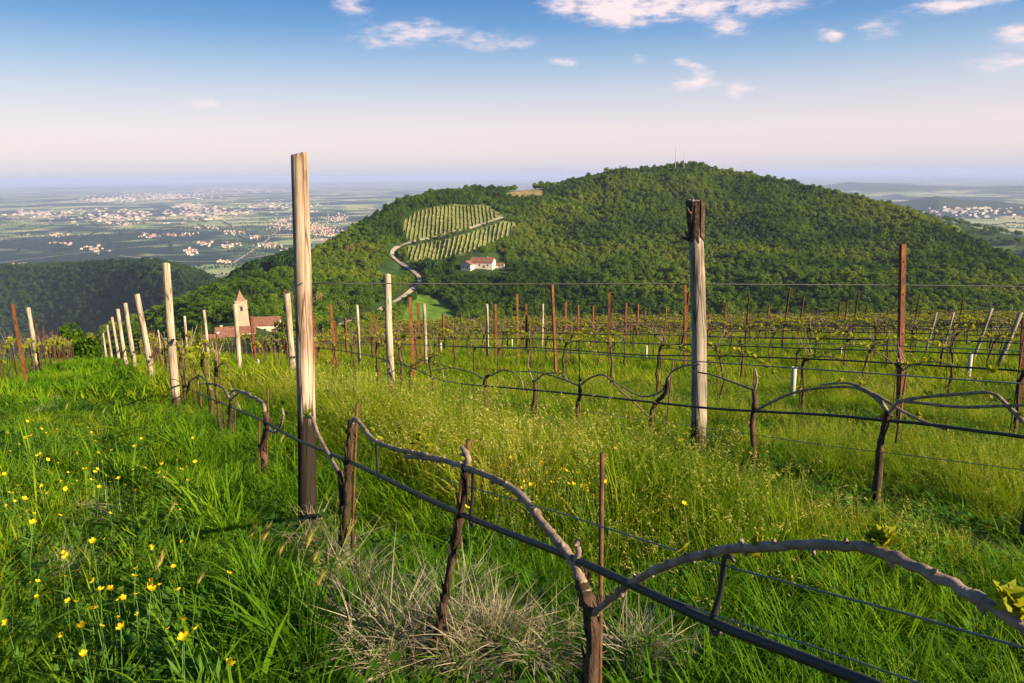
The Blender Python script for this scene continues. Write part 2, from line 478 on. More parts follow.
def terrain_mat():
    m, nt, b = principled('terrain_cover', rough=.95, spec=.05)
    L = nt.links.new
    g = N(nt, 'ShaderNodeNewGeometry')
    at = N(nt, 'ShaderNodeAttribute', attribute_name='cover')
    pl = N(nt, 'ShaderNodeAttribute', attribute_name='plain')
    # farmland: long parcels, woods and paler crops
    mp = N(nt, 'ShaderNodeMapping'); mp.inputs['Scale'].default_value = (1 / 270, 1 / 230, 0); mp.inputs['Rotation'].default_value = (0, 0, .5)
    L(g.outputs['Position'], mp.inputs[0])
    vo = N(nt, 'ShaderNodeTexVoronoi', feature='F1', distance='CHEBYCHEV', ins={'Scale': 1.0, 'Randomness': .85}); L(mp.outputs[0], vo.inputs['Vector'])
    sx = N(nt, 'ShaderNodeSeparateColor'); L(vo.outputs['Color'], sx.inputs[0])
    r = ramp(nt, [(.0, (.025, .06, .03)), (.22, (.07, .13, .05)), (.42, (.16, .24, .08)), (.62, (.26, .33, .12)), (.80, (.38, .37, .17)), (1., (.46, .36, .22))], sx.outputs[0])
    mp2 = N(nt, 'ShaderNodeMapping'); mp2.inputs['Scale'].default_value = (1 / 1500, 1 / 1300, 0)
    L(g.outputs['Position'], mp2.inputs[0])
    nz = N(nt, 'ShaderNodeTexNoise', ins={'Scale': 1.0, 'Detail': 6.0, 'Roughness': .6}); L(mp2.outputs[0], nz.inputs['Vector'])
    wd = N(nt, 'ShaderNodeMapRange', ins={'From Min': .485, 'From Max': .535}); L(nz.outputs['Fac'], wd.inputs['Value'])
    m1 = N(nt, 'ShaderNodeMix', data_type='RGBA'); L(wd.outputs[0], m1.inputs['Factor']); L(r.outputs[0], m1.inputs['A']); m1.inputs['B'].default_value = (.010, .034, .030, 1)
    # local variation of the near cover
    n3 = N(nt, 'ShaderNodeTexNoise', ins={'Scale': .12, 'Detail': 6.0}); L(g.outputs['Position'], n3.inputs['Vector'])
    v3 = N(nt, 'ShaderNodeMapRange', ins={'From Min': .3, 'From Max': .7, 'To Min': .65, 'To Max': 1.35}); L(n3.outputs['Fac'], v3.inputs['Value'])
    m3 = N(nt, 'ShaderNodeMix', data_type='RGBA', blend_type='MULTIPLY', ins={'Factor': 1.0}); L(at.outputs['Color'], m3.inputs['A']); L(v3.outputs[0], m3.inputs['B'])
    m2 = N(nt, 'ShaderNodeMix', data_type='RGBA'); L(pl.outputs['Fac'], m2.inputs['Factor']); L(m3.outputs['Result'], m2.inputs['A']); L(m1.outputs['Result'], m2.inputs['B'])
    L(m2.outputs['Result'], b.inputs['Base Color'])
    return m


m_ground = ground_mat()
m_terrain = terrain_mat()

# ------------------------------------------------------------------ the vineyard field
_yl = np.array([-60, -20, 0, 1.5, 3.6, 9.7, 15.8, 21.9, 28, 34, 40, 50, 60, 80, 130])
_zl = np.array([8.0, 1.6, -1.22, -1.45, -1.87, -3.04, -4.35, -5.6, -6.9, -8.3, -9.9, -13.2, -17.5, -27, -58])
_yr = np.array([-60, -20, 0, 1.5, 3.6, 8, 20, 40, 60, 75, 90, 130])
_zr = np.array([8.0, 1.6, -1.22, -1.45, -1.87, -2.65, -4.85, -8.75, -12.75, -15.9, -20.5, -45])
_ys = np.linspace(-60, 130, 1901)
def _sm(y, z):
    v = np.interp(_ys, y, z); k = np.ones(31) / 31
    return np.convolve(np.pad(v, 15, mode='edge'), k, 'valid')
_zls, _zrs = _sm(_yl, _zl), _sm(_yr, _zr)
TANR = 0.53                        # rows run along (-TANR, 1)
ROW0, DROW = 0.87, 3.43


def zg(X, Y):
    X = np.asarray(X, float); Y = np.asarray(Y, float)
    w = sstep(0, 22, X + TANR * Y - ROW0)
    z = np.interp(Y, _ys, _zls) * (1 - w) + np.interp(Y, _ys, _zrs) * w
    u = X + TANR * Y - ROW0
    z = z + .07 * fbm(X * .5, Y * .5, 3, 3) + .03 * fbm(X * 2, Y * 2, 9, 2)
    z = z - .05 * np.exp(-((u + 1.15) / .22) ** 2) - .05 * np.exp(-((u + 2.5) / .22) ** 2)     # wheel ruts of the grass track
    z = z - .012 * np.maximum(0, -u - 9) ** 1.6
    return z


def soil_mask(X, Y):
    u = X + TANR * Y - ROW0
    ruts = np.exp(-((u + 1.15) / .24) ** 2) + np.exp(-((u + 2.5) / .22) ** 2)
    return np.clip(ruts * sstep(.05, .26, fbm(X * .55 + 3, Y * .40, 21, 3) + .14), 0, 1)


gx = np.arange(-70, 150.1, .55); gy = np.arange(-24, 108.1, .55)
GX, GY = np.meshgrid(gx, gy, indexing='ij')
me = grid_mesh('ground', np.stack([GX, GY, zg(GX, GY)], -1), m_ground)
point_attr(me, 'soil', soil_mask(GX, GY).ravel())
tag(link('ground', me), 'grassy vineyard slope falling away from the camera', None, None, 'structure')


def hit_ground(px, py, fn=None, tmax=150.0, t0=.8):
    d = pix_dir(px, py)
    fn = fn or zg
    t = np.linspace(t0, tmax, 6000) if tmax < 500 else np.geomspace(t0, tmax, 12000)
    P = d[None] * t[:, None]
    below = P[:, 2] < fn(P[:, 0], P[:, 1])
    if not below.any(): return None
    i = int(np.argmax(below))
    return P[i]


# ------------------------------------------------------------------ hills, valley and plain
PLAIN = -350.0
def _tab(rows):
    """rows of (px, py, ...) -> azimuth, tangent of elevation, the rest"""
    a, e, rest = [], [], []
    for r in rows:
        d = pix_dir(r[0], r[1])
        a.append(math.atan2(d[0], d[1])); e.append(d[2] / math.hypot(d[0], d[1])); rest.append(r[2:])
    return np.array(a), np.array(e), np.array(rest, float)

# skyline px, py, ridge distance, foot distance, foot py
MAIN = [(-400, 760, 330, 200, 770), (0, 520, 330, 220, 530), (100, 430, 330, 240, 440), (160, 385, 330, 260, 395), (200, 352, 340, 270, 362), (222, 328, 380, 290, 352), (250, 299, 480, 300, 346), (300, 268, 640, 345, 343), (350, 236, 760, 385, 341),
        (400, 205, 860, 425, 340), (440, 195, 900, 450, 340), (480, 193, 930, 455, 340), (520, 191, 980, 460, 340), (560, 187, 1010, 465, 340), (600, 178, 1040, 470, 340), (612, 173, 1045, 470, 340), (640, 173, 1060, 470, 340), (658, 171, 1065, 470, 340), (670, 168.5, 1075, 470, 340),
        (700, 169, 1080, 470, 340), (716, 173, 1080, 470, 340), (760, 181, 1050, 470, 340), (800, 189, 1020, 465, 340), (860, 201, 980, 460, 340), (900, 212, 950, 455, 341), (930, 224, 910, 450, 341), (970, 244, 860, 440, 342), (1024, 272, 790, 420, 342), (1100, 305, 700, 400, 345), (1250, 350, 600, 380, 365), (1600, 450, 600, 380, 470)]
mA, mE, mRest = _tab([(r[0], r[1], r[2], r[3]) for r in MAIN])
mF = np.interp(mA, *(lambda t: (t[0], t[1]))(_tab([(r[0], r[4]) for r in MAIN])))
DARK = [(-500, 300, 3300, 1), (-200, 283, 2800, 1), (0, 269, 2250, 1), (60, 266, 2000, 1), (110, 264, 1800, 1), (150, 264, 1600, 1), (180, 270, 1480, 1), (210, 281, 1380, 1), (235, 294, 1300, 1), (255, 306, 1230, 1), (300, 336, 1150, 1), (400, 420, 1100, 1)]
dA, dE, dRest = _tab(DARK)
SPUR = [(600, 330, 1600, 1), (780, 260, 1700, 1), (850, 226, 1800, 1), (915, 214, 1900, 1), (960, 224, 1900, 1), (1000, 233, 1850, 1), (1024, 238, 1800, 1), (1150, 262, 1600, 1), (1500, 300, 1500, 1)]
sA, sE, sRest = _tab(SPUR)
FAR = [(600, 235, 8000, 1), (780, 220, 8000, 1), (850, 209, 8000, 1), (900, 201, 7800, 1), (938, 196, 7600, 1), (965, 200, 7500, 1), (1000, 201, 7500, 1), (1024, 204, 7400, 1), (1100, 208, 7200, 1), (1500, 225, 7200, 1)]
fA, fE, fRest = _tab(FAR)
LOW = [(-500, 215, 14000, 1), (0, 203, 14000, 1), (120, 206, 14500, 1), (250, 205, 15000, 1), (400, 203, 15000, 1), (700, 200, 15000, 1), (800, 188, 15000, 1), (850, 182, 16000, 1), (900, 184, 15000, 1), (960, 187, 15500, 1), (1024, 186, 15000, 1), (1300, 188, 15000, 1)]
lA, lE, lRest = _tab(LOW)


def terrain_z(X, Y):
    X = np.asarray(X, float); Y = np.asarray(Y, float)
    r = np.hypot(X, Y) + 1e-9
    a = np.arctan2(X, Y)
    Rr = np.interp(a, mA, mRest[:, 0]); r0 = np.interp(a, mA, mRest[:, 1])
    es = np.interp(a, mA, mE); eb = np.interp(a, mA, mF)
    t = np.clip((r - r0) / (Rr - r0), 0, 1)
    e = eb + (es - eb) * (t ** .82)
    zm = r * e
    gul = fbm(X / 150, Y / 210, 31, 4) * 15 + (np.abs(fbm(X / 95 + 7 + Y / 400, Y / 300, 47, 3)) - .25) * 22
    zm = zm + gul * np.sin(np.pi * np.clip(t, 0, 1)) ** .8
    # behind the ridge
    zR = Rr * es
    ov = np.maximum(r - Rr, 0)
    zm = np.where(r > Rr, zR - .00025 * ov ** 2 * (ov < 700) - np.where(ov >= 700, 122 + (ov - 700) * .35, 0), zm)
    # from the field down into the valley
    z0 = r0 * eb
    tn = np.clip((r - 70) / (r0 - 70), 0, 1)
    zn = -24 + (z0 + 24) * tn + fbm(X / 60, Y / 60, 5, 3) * 3 * np.sin(np.pi * tn)
    zf = zg(np.clip(X, -70, 150), np.clip(Y, -24, 108)) - 4.0
    zn = np.where(r < 70, np.minimum(zf, -5 - .2 * r), zn)
    zm = np.where(r < r0, zn, zm)
    z = np.maximum(zm, PLAIN)

    def ridge(A, E, Rt, front, back, seed, amp):
        Rd = np.interp(a, A, Rt); zt = Rd * np.interp(a, A, E)
        dd = r - Rd
        w = 40 + 0 * dd
        zz = zt - np.where(dd < 0, np.sqrt((dd * front) ** 2 + 40 ** 2) - 40, np.sqrt((dd * back) ** 2 + 40 ** 2) - 40)
        return zz + amp * fbm(X / 240, Y / 240, seed, 4) * np.clip(np.abs(dd) / 200, 0.15, 1)
    z = np.maximum(z, ridge(dA, dE, dRest[:, 0], .42, .35, 61, 26))
    z = np.maximum(z, ridge(sA, sE, sRest[:, 0], .30, .25, 71, 18))
    z = np.maximum(z, ridge(fA, fE, fRest[:, 0], .16, .16, 81, 12))
    z = np.maximum(z, ridge(lA, lE, lRest[:, 0], .05, .05, 91, 10))
    far = np.maximum(0, fbm(X / 9000, Y / 9000, 101, 3)) * 90 * sstep(20000, 32000, r)
    z = np.maximum(z, PLAIN + far)
    return z


def inpoly(x, y, poly):
    x = np.asarray(x); y = np.asarray(y)
    c = np.zeros(x.shape, bool)
    n = len(poly)
    for i in range(n):
        x1, y1 = poly[i]; x2, y2 = poly[(i + 1) % n]
        cond = ((y1 > y) != (y2 > y)) & (x < (x2 - x1) * (y - y1) / (y2 - y1 + 1e-12) + x1)
        c ^= cond
    return c


def seg_dist(P, line):
    """distance in plan from points to a polyline"""
    best = np.full(len(P), 1e9)
    for i in range(len(line) - 1):
        a, b = line[i][:2], line[i + 1][:2]
        ab = b - a
        t = np.clip(((P[:, :2] - a) @ ab) / (ab @ ab + 1e-9), 0, 1)
        best = np.minimum(best, np.linalg.norm(P[:, :2] - (a + t[:, None] * ab), axis=1))
    return best


def on_terrain(px, py, t0=120.0, tmax=60000.0):
    return hit_ground(px, py, terrain_z, tmax, t0)


def cat_rom(P, n=8):
    P = np.asarray(P, float)
    Q = np.concatenate([[2 * P[0] - P[1]], P, [2 * P[-1] - P[-2]]])
    out = []
    for i in range(1, len(Q) - 2):
        for t in np.linspace(0, 1, n, endpoint=False):
            p0, p1, p2, p3 = Q[i - 1], Q[i], Q[i + 1], Q[i + 2]
            out.append(.5 * ((2 * p1) + (-p0 + p2) * t + (2 * p0 - 5 * p1 + 4 * p2 - p3) * t ** 2 + (-p0 + 3 * p1 - 3 * p2 + p3) * t ** 3))
    out.append(P[-1])
    return np.array(out)


# outlines, traced as seen and laid on the terrain
VY_UP = [(404, 221), (414, 213), (428, 208), (455, 205), (487, 206), (498, 212), (502, 218), (470, 229), (430, 238), (411, 243), (403, 234)]
VY_LO = [(404, 247), (430, 243), (470, 233), (503, 221), (520, 223), (512, 236), (490, 246), (462, 255), (436, 262), (408, 262)]
MEADOW = [(398, 330), (404, 312), (420, 294), (440, 300), (460, 313), (452, 330)]
SHADE_FIELD = [(372, 275), (384, 262), (404, 260), (415, 272), (398, 279)]  # meadow in shade; the shade is painted as a darker ground colour
GOLD = [(503, 196), (510, 192), (522, 190), (540, 189), (550, 192), (542, 196), (520, 198)]
SPURF = [(938, 222), (960, 226), (962, 234), (945, 231)]
SPURF2 = [(985, 242), (1024, 246), (1024, 258), (990, 254)]
LANE = [(503, 218), (484, 224), (460, 231), (436, 237), (415, 242), (402, 246), (394, 250), (392, 256), (398, 262), (409, 269), (418, 276), (420, 283), (413, 290), (404, 297), (392, 304), (376, 312), (352, 321), (336, 327)]


def world_line(px_line, dens=8):
    sm = cat_rom(px_line, dens)
    pts = [on_terrain(x, y) for x, y in sm]
    pts = np.array([p for p in pts if p is not None])
    return pts


lane_w = world_line(LANE)
k = np.ones(7) / 7
lane_s = lane_w.copy()
for c in range(2):
    lane_s[3:-3, c] = np.convolve(lane_w[:, c], k, 'valid')
lane_w = lane_s

az_f = np.radians(np.arange(-60, 60.01, .2))
az_c = np.radians(np.concatenate([np.arange(63, 180.1, 3), np.arange(-177, -62, 3)]))
az = np.concatenate([az_f, az_c])
rr = np.concatenate([np.arange(20, 240, 10), np.arange(240, 1300, 7), np.arange(1300, 2600, 22), np.geomspace(2600, 72000, 90)])
AZ, RR = np.meshgrid(az, rr, indexing='ij')
TX, TY = RR * np.sin(AZ), RR * np.cos(AZ)
TZ = terrain_z(TX, TY)
behind = np.cos(AZ) < .3
TP = np.stack([TX, TY, TZ], -1)
me = grid_mesh('terrain', TP, m_terrain, closed=True)
flat = TP.reshape(-1, 3)
cover = np.tile(np.array([.030, .055, .012, 1.0]), (len(flat), 1))
qx, qy, qz = project(flat)
front = qz > 50
rflat = np.hypot(flat[:, 0], flat[:, 1])
near_hill = front & (rflat < 1200)
def paint(poly, col, mask):
    w = mask & inpoly(qx, qy, poly)
    cover[w, :3] = col
paint(VY_UP, (.145, .16, .045), near_hill); paint(VY_LO, (.15, .165, .045), near_hill)
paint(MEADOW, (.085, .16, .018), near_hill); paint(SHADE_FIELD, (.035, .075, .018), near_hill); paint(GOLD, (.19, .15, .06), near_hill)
sp = front & (rflat > 1200) & (rflat < 2100)
paint(SPURF, (.16, .23, .05), sp); paint(SPURF2, (.15, .20, .06), sp)
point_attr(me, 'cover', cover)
plain_m = sstep(2100, 2500, rflat) * sstep(60, 20, flat[:, 2] - PLAIN)
plain_m = np.maximum(plain_m, (rflat > 5000) & (flat[:, 2] - PLAIN < 12))
point_attr(me, 'plain', plain_m)
tag(link('terrain', me), 'wooded hills, valley and wide farmed plain reaching to the horizon', None, None, 'structure')

# lane on the hillside
def ribbon(pts, width, zfn, lift):
    T = np.gradient(pts[:, :2], axis=0); T /= np.linalg.norm(T, axis=1)[:, None] + 1e-9
    Nn = np.stack([-T[:, 1], T[:, 0]], 1)
    rows = []
    for s in (-.5, -.2, .2, .5):
        q = pts[:, :2] + Nn * width * s
        rows.append(np.stack([q[:, 0], q[:, 1], zfn(q[:, 0], q[:, 1]) + lift], 1))
    return np.stack(rows, 1)
lane_o = link('lane', grid_mesh('lane', ribbon(lane_w, 3.4, terrain_z, .9), m_road))
tag(lane_o, 'pale gravel lane winding up the hillside past the small vineyard', None, None, 'structure')

# ------------------------------------------------------------------ trees
def leaf_quads(C, Nn, size, asp=.75):
    n = len(C)
    ref = rng.normal(size=(n, 3))
    a = np.cross(Nn, ref); a /= np.linalg.norm(a, axis=1)[:, None] + 1e-9
    b = np.cross(Nn, a); b /= np.linalg.norm(b, axis=1)[:, None] + 1e-9
    s = np.asarray(size)[:, None]
    V = np.stack([C - a * s - b * s * asp * .3, C + b * s * asp * -.9 + a * s * .1, C + a * s + b * s * asp * .2, C + b * s * asp + a * s * -.1], 1)
    return V.reshape(-1, 3)


def crown_broad(h, rad, nl, leaf, seed, trunk=.18, lobes=8):
    g = np.random.default_rng(seed)
    cs, rs = [], []
    for i in range(lobes):
        t = g.uniform(.32, .86)
        w = rad * .62 * math.sin(math.pi * min(1, max(.15, (t - .12) / .95))) ** .6
        an = g.uniform(0, 2 * math.pi)
        cs.append((math.cos(an) * w * g.uniform(.3, 1), math.sin(an) * w * g.uniform(.3, 1), h * t)); rs.append(rad * g.uniform(.36, .56))
    cs.append((0, 0, h * .62)); rs.append(rad * .7)
    cs.append((g.normal(0, .1) * rad, g.normal(0, .1) * rad, h * .84)); rs.append(rad * .42)
    cs = np.array(cs); rs = np.array(rs)
    pr = rs ** 2 / (rs ** 2).sum()
    which = g.choice(len(cs), nl, p=pr)
    d = g.normal(size=(nl, 3)); d /= np.linalg.norm(d, axis=1)[:, None]
    d[:, 2] *= .85
    rad_l = rs[which] * (g.uniform(.45, 1.08, nl) ** .6)
    C = cs[which] + d * rad_l[:, None]
    C[:, 2] = np.maximum(C[:, 2], h * trunk * .6)
    Nn = d + g.normal(0, .75, (nl, 3)); Nn /= np.linalg.norm(Nn, axis=1)[:, None]
    return leaf_quads(C, Nn, leaf * g.uniform(.6, 1.25, nl))


def crown_cone(h, rad, nl, leaf, seed):
    g = np.random.default_rng(seed)
    t = 1 - np.sqrt(g.uniform(0, 1, nl)); t = .08 + t * .92
    an = g.uniform(0, 2 * math.pi, nl)
    layer = .75 + .25 * np.cos(t * 60)
    r = rad * (1 - t) * layer * g.uniform(.55, 1.05, nl) + .15
    C = np.stack([np.cos(an) * r, np.sin(an) * r, h * t], 1)
    Nn = np.stack([np.cos(an), np.sin(an), np.full(nl, .6)], 1) + g.normal(0, .35, (nl, 3)); Nn /= np.linalg.norm(Nn, axis=1)[:, None]
    return leaf_quads(C, Nn, leaf * g.uniform(.6, 1.2, nl) * (1.1 - .6 * t))


def trunk_mesh(name, h, r):
    b = MB()
    b.tube([(0, 0, -.8), (.05 * h * .1, 0, h * .2), (0, .04 * h * .2, h * .5), (0, 0, h * .82)], [r * 1.3, r, r * .7, r * .2], 7)
    for k in range(5):
        a = k * 2.4; z = h * (.28 + .08 * k)
        b.tube([(0, 0, z), (math.cos(a) * h * .12, math.sin(a) * h * .12, z + h * .1), (math.cos(a) * h * .2, math.sin(a) * h * .2, z + h * .24)], [r * .5, r * .35, r * .1], 5)
    return b.mesh(name, m_trunk)


def crown_obj(name, V, mat):
    return quads_mesh(name, V, len(V) // 4, 4, mat)


TREES = []          # (crown mesh, trunk mesh)
for i in range(5):
    h = 9.0; V = crown_broad(h, 4.1, 520, .52, 100 + i, lobes=7 + i % 3)
    TREES.append((crown_obj('broadleaf_crown', V, m_for), trunk_mesh('broadleaf_trunk', h, .22)))
BUDDING = []
for i in range(2):
    V = crown_broad(9, 3.9, 420, .5, 140 + i, lobes=9)
    BUDDING.append((crown_obj('budding_crown', V, m_bud), trunk_mesh('budding_trunk', 9, .22)))
CONIF = []
for i in range(2):
    V = crown_cone(14, 3.1, 520, .75, 160 + i)
    CONIF.append((crown_obj('conifer_crown', V, m_conif), trunk_mesh('conifer_trunk', 14, .25)))
DARKT = []
for i in range(3):
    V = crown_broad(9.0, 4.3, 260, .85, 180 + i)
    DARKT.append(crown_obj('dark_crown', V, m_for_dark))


def tree(name, pair, loc, s, label, cat='tree', group=None, rz=None):
    e = empty(name, loc, rng.uniform(0, 6.28) if rz is None else rz)
    if isinstance(s, (tuple, list)): e.scale = s
    else: e.scale = (s * rng.uniform(.9, 1.12), s * rng.uniform(.9, 1.12), s)
    link('crown', pair[0], e); link('trunk', pair[1], e)
    return tag(e, label, cat, group)


# geometry-node scatter for what nobody could count
def scatter(name, pts, rot, scl, idx, templates, label):
    c = bpy.data.collections.new(name + '_kinds')
    for i, t in enumerate(templates):
        o = bpy.data.objects.new(f'{name}_kind_{i:02d}', t)
        c.objects.link(o)
    me = bpy.data.meshes.new(name)
    me.vertices.add(len(pts)); me.vertices.foreach_set('co', np.asarray(pts, np.float32).ravel())
    point_attr(me, 'rot', rot); 
    scl = np.asarray(scl, float)
    if scl.ndim == 1: scl = np.stack([scl] * 3, 1)
    point_attr(me, 'scl', scl)
    at = me.attributes.new('idx', 'INT', 'POINT'); at.data.foreach_set('value', np.asarray(idx, np.int32))
    me.update()
    o = link(name, me)
    ng = bpy.data.node_groups.new(name + '_scatter', 'GeometryNodeTree')
    ng.interface.new_socket('Geometry', in_out='INPUT', socket_type='NodeSocketGeometry')
    ng.interface.new_socket('Geometry', in_out='OUTPUT', socket_type='NodeSocketGeometry')
    gi = ng.nodes.new('NodeGroupInput'); go = ng.nodes.new('NodeGroupOutput')
    ci = ng.nodes.new('GeometryNodeCollectionInfo')
    ci.inputs['Collection'].default_value = c
    ci.inputs['Separate Children'].default_value = True
    ci.inputs['Reset Children'].default_value = True
    iop = ng.nodes.new('GeometryNodeInstanceOnPoints')
    iop.inputs['Pick Instance'].default_value = True
    def attr(nm, typ):
        n = ng.nodes.new('GeometryNodeInputNamedAttribute'); n.data_type = typ; n.inputs['Name'].default_value = nm
        return n
    ar, asc, ai = attr('rot', 'FLOAT_VECTOR'), attr('scl', 'FLOAT_VECTOR'), attr('idx', 'INT')
    e2r = ng.nodes.new('FunctionNodeEulerToRotation')
    L = ng.links.new
    m2p = ng.nodes.new('GeometryNodeMeshToPoints')
    L(gi.outputs[0], m2p.inputs[0]); L(m2p.outputs[0], iop.inputs['Points'])
    L(ci.outputs[0], iop.inputs['Instance'])
    L(ai.outputs['Attribute'], iop.inputs['Instance Index'])
    L(ar.outputs['Attribute'], e2r.inputs[0]); L(e2r.outputs[0], iop.inputs['Rotation'])
    L(asc.outputs['Attribute'], iop.inputs['Scale'])
    L(iop.outputs[0], go.inputs[0])
    md = o.modifiers.new('scatter', 'NODES'); md.node_group = ng
    return tag(o, label, None, None, 'stuff')


# --- forest on the main hill
lane_px = cat_rom(LANE, 6)
KEEP = [VY_UP, VY_LO, MEADOW, SHADE_FIELD, GOLD]
HOUSE_PX = [(456, 272), (456, 254), (506, 254), (506, 272)]
CHURCH_PX = [(196, 350), (200, 318), (228, 285), (254, 285), (262, 308), (286, 310), (288, 350)]


def clear_of(P, hgt):
    """keeps fields, lane and buildings free of trees (and of trees that would hide them)"""
    bx, by, bz = project(P)
    ok = bz > 1
    hp = hgt * F / np.maximum(bz, 1)
    for poly in KEEP:
        ok &= ~inpoly(bx, by, poly)
        ok &= ~inpoly(bx, by - hp * .45, poly)
    for poly, far_ in ((HOUSE_PX, 1e9), (CHURCH_PX, 368)):
        for f in (0, .3, .6, .9, 1.1):
            ok &= ~(inpoly(bx, by - hp * f, poly) & (bz < far_))
    ok &= seg_dist(P, lane_w) > 6.0
    for (lx, ly) in lane_px[::2]:
        ok &= ~((np.abs(bx - lx) < 2.6) & (by > ly) & (by - hp * .9 < ly) & (vnoise(P[:, 0] / 14, P[:, 1] / 14, 5) < .66))
    return ok, bx, by, bz


sp_ = 3.5
hx = np.arange(-1150, 1150, sp_); hy = np.arange(120, 1180, sp_)
HX, HY = np.meshgrid(hx, hy, indexing='ij')
PX = HX.ravel() + rng.uniform(-.45, .45, HX.size) * sp_; PY = HY.ravel() + rng.uniform(-.45, .45, HX.size) * sp_
a_ = np.arctan2(PX, PY); r_ = np.hypot(PX, PY)
Rr_ = np.interp(a_, mA, mRest[:, 0]); r0_ = np.interp(a_, mA, mRest[:, 1])
keep = (r_ > r0_ * .62) & (r_ < Rr_ + 45 + 320 * (a_ < math.atan2(*pix_dir(262, 280)[:2]))) & (np.abs(a_) < R(46))
PX, PY = PX[keep], PY[keep]
P = np.stack([PX, PY, terrain_z(PX, PY)], 1)
hg = 5.2 * np.where(rng.uniform(size=len(P)) < .07, 1.55, 1.0) * rng.uniform(.6, 1.3, len(P)) * (1 + .25 * fbm(P[:, 0] / 60, P[:, 1] / 60, 77, 2))
ok, bx, by, bz = clear_of(P, hg)
hp = hg * F / bz
edge_y = np.interp(bx, [0, 130, 240, 330, 420, 600, 1024], [352, 352, 346, 342, 338, 331, 329])
ok &= (by - hp) < edge_y + 4
ok &= (bx > -60) & (bx < 1090)
thin = fbm(P[:, 0] / 28, P[:, 1] / 28, 87, 3)
ok &= thin > -.52
P, hg, bx, by, bz = P[ok], hg[ok], bx[ok], by[ok], bz[ok]
kindn = rng.uniform(size=len(P)) + .35 * fbm(P[:, 0] / 70, P[:, 1] / 70, 93, 2)
tk = np.where(kindn < .02, 6, np.where((kindn > 1.12), 5, rng.integers(0, 5, len(P))))
ang = rng.uniform(0, 6.28, len(P))
# the trees that show largest: things of their own
inf = (bx > 2) & (bx < 1022) & (by - hg * F / bz * .6 < np.interp(bx, [0, 130, 240, 330, 420, 600, 1024], [350, 350, 344, 338, 334, 327, 325]))
size_px = hg * F / bz * inf
order = np.argsort(-size_px)
n_ind = 225
ind = order[:n_ind]
ALLT = TREES + BUDDING + CONIF
for i in ind:
    kk = int(tk[i]) if tk[i] < 5 else (5 + (int(i) % 2) if tk[i] == 5 else 7 + int(i) % 2)
    if kk < 5: nm, lb, gp = 'broadleaf_tree', 'green broadleaf tree in the lower wood behind the vineyard', 'broadleaf trees at the foot of the hill'
    elif kk < 7: nm, lb, gp = 'budding_tree', 'brownish tree just coming into leaf in the lower wood', 'budding trees at the foot of the hill'
    else: nm, lb, gp = 'conifer_tree', 'dark pointed conifer in the lower wood behind the vineyard', 'conifers at the foot of the hill'
    s = hg[i] / (14.0 * .8 if kk >= 7 else 9.0)
    tree(nm, ALLT[kk], P[i], s, lb, 'tree', gp, ang[i])
rest = np.ones(len(P), bool); rest[ind] = False
sel = np.where(rest)[0]
ti = np.where(tk[sel] < 5, tk[sel], np.where(tk[sel] == 5, 5 + sel % 2, 7 + sel % 2)).astype(int)
ss = hg[sel] / np.where(ti >= 7, 14.0, 9.0)
scatter('forest', P[sel], np.stack([0 * ang[sel], 0 * ang[sel], ang[sel]], 1), np.stack([ss * rng.uniform(.9, 1.25, len(sel)), ss * rng.uniform(.9, 1.25, len(sel)), ss], 1), ti, [t[0] for t in ALLT], 'dense green spring forest covering the rounded hill')

# --- forest on the dark hill to the left and on the far right spur
def forest_patch(name, az0, az1, A, Rt, rin, rout, step, templ, label, thin_at=-.6, polys=()):
    n = int((rout - rin) * 0.5 * 2 * ((az1 - az0)) * 1500 / step ** 2)
    aa = rng.uniform(az0, az1, n); Rd = np.interp(aa, A, Rt)
    dd = rng.uniform(rin, rout, n); r2 = Rd + dd
    X, Y = r2 * np.sin(aa), r2 * np.cos(aa)
    Q = np.stack([X, Y, terrain_z(X, Y)], 1)
    x, y, z = project(Q)
    o = fbm(X / 60, Y / 60, 55, 3) > thin_at
    o &= (x > -80) & (x < 1110) & (Q[:, 2] > PLAIN + 4)
    for p in polys: o &= ~inpoly(x, y, p)
    Q = Q[o]; m = len(Q)
    s = rng.uniform(.7, 1.35, m)
    scatter(name, Q, np.stack([np.zeros(m), np.zeros(m), rng.uniform(0, 6.28, m)], 1), np.stack([s * 1.15, s * 1.15, s], 1), rng.integers(0, len(templ), m), templ, label)
_pa = lambda px: math.atan2(*pix_dir(px, 280)[:2])
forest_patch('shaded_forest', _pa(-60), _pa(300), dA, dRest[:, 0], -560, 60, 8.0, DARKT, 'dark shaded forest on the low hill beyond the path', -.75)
forest_patch('spur_forest', _pa(860), _pa(1090), sA, sRest[:, 0], -520, 60, 9.5, [t[0] for t in TREES[:3]], 'hazy woods and hedges on the far spur right of the hill', .02, (SPURF, SPURF2))

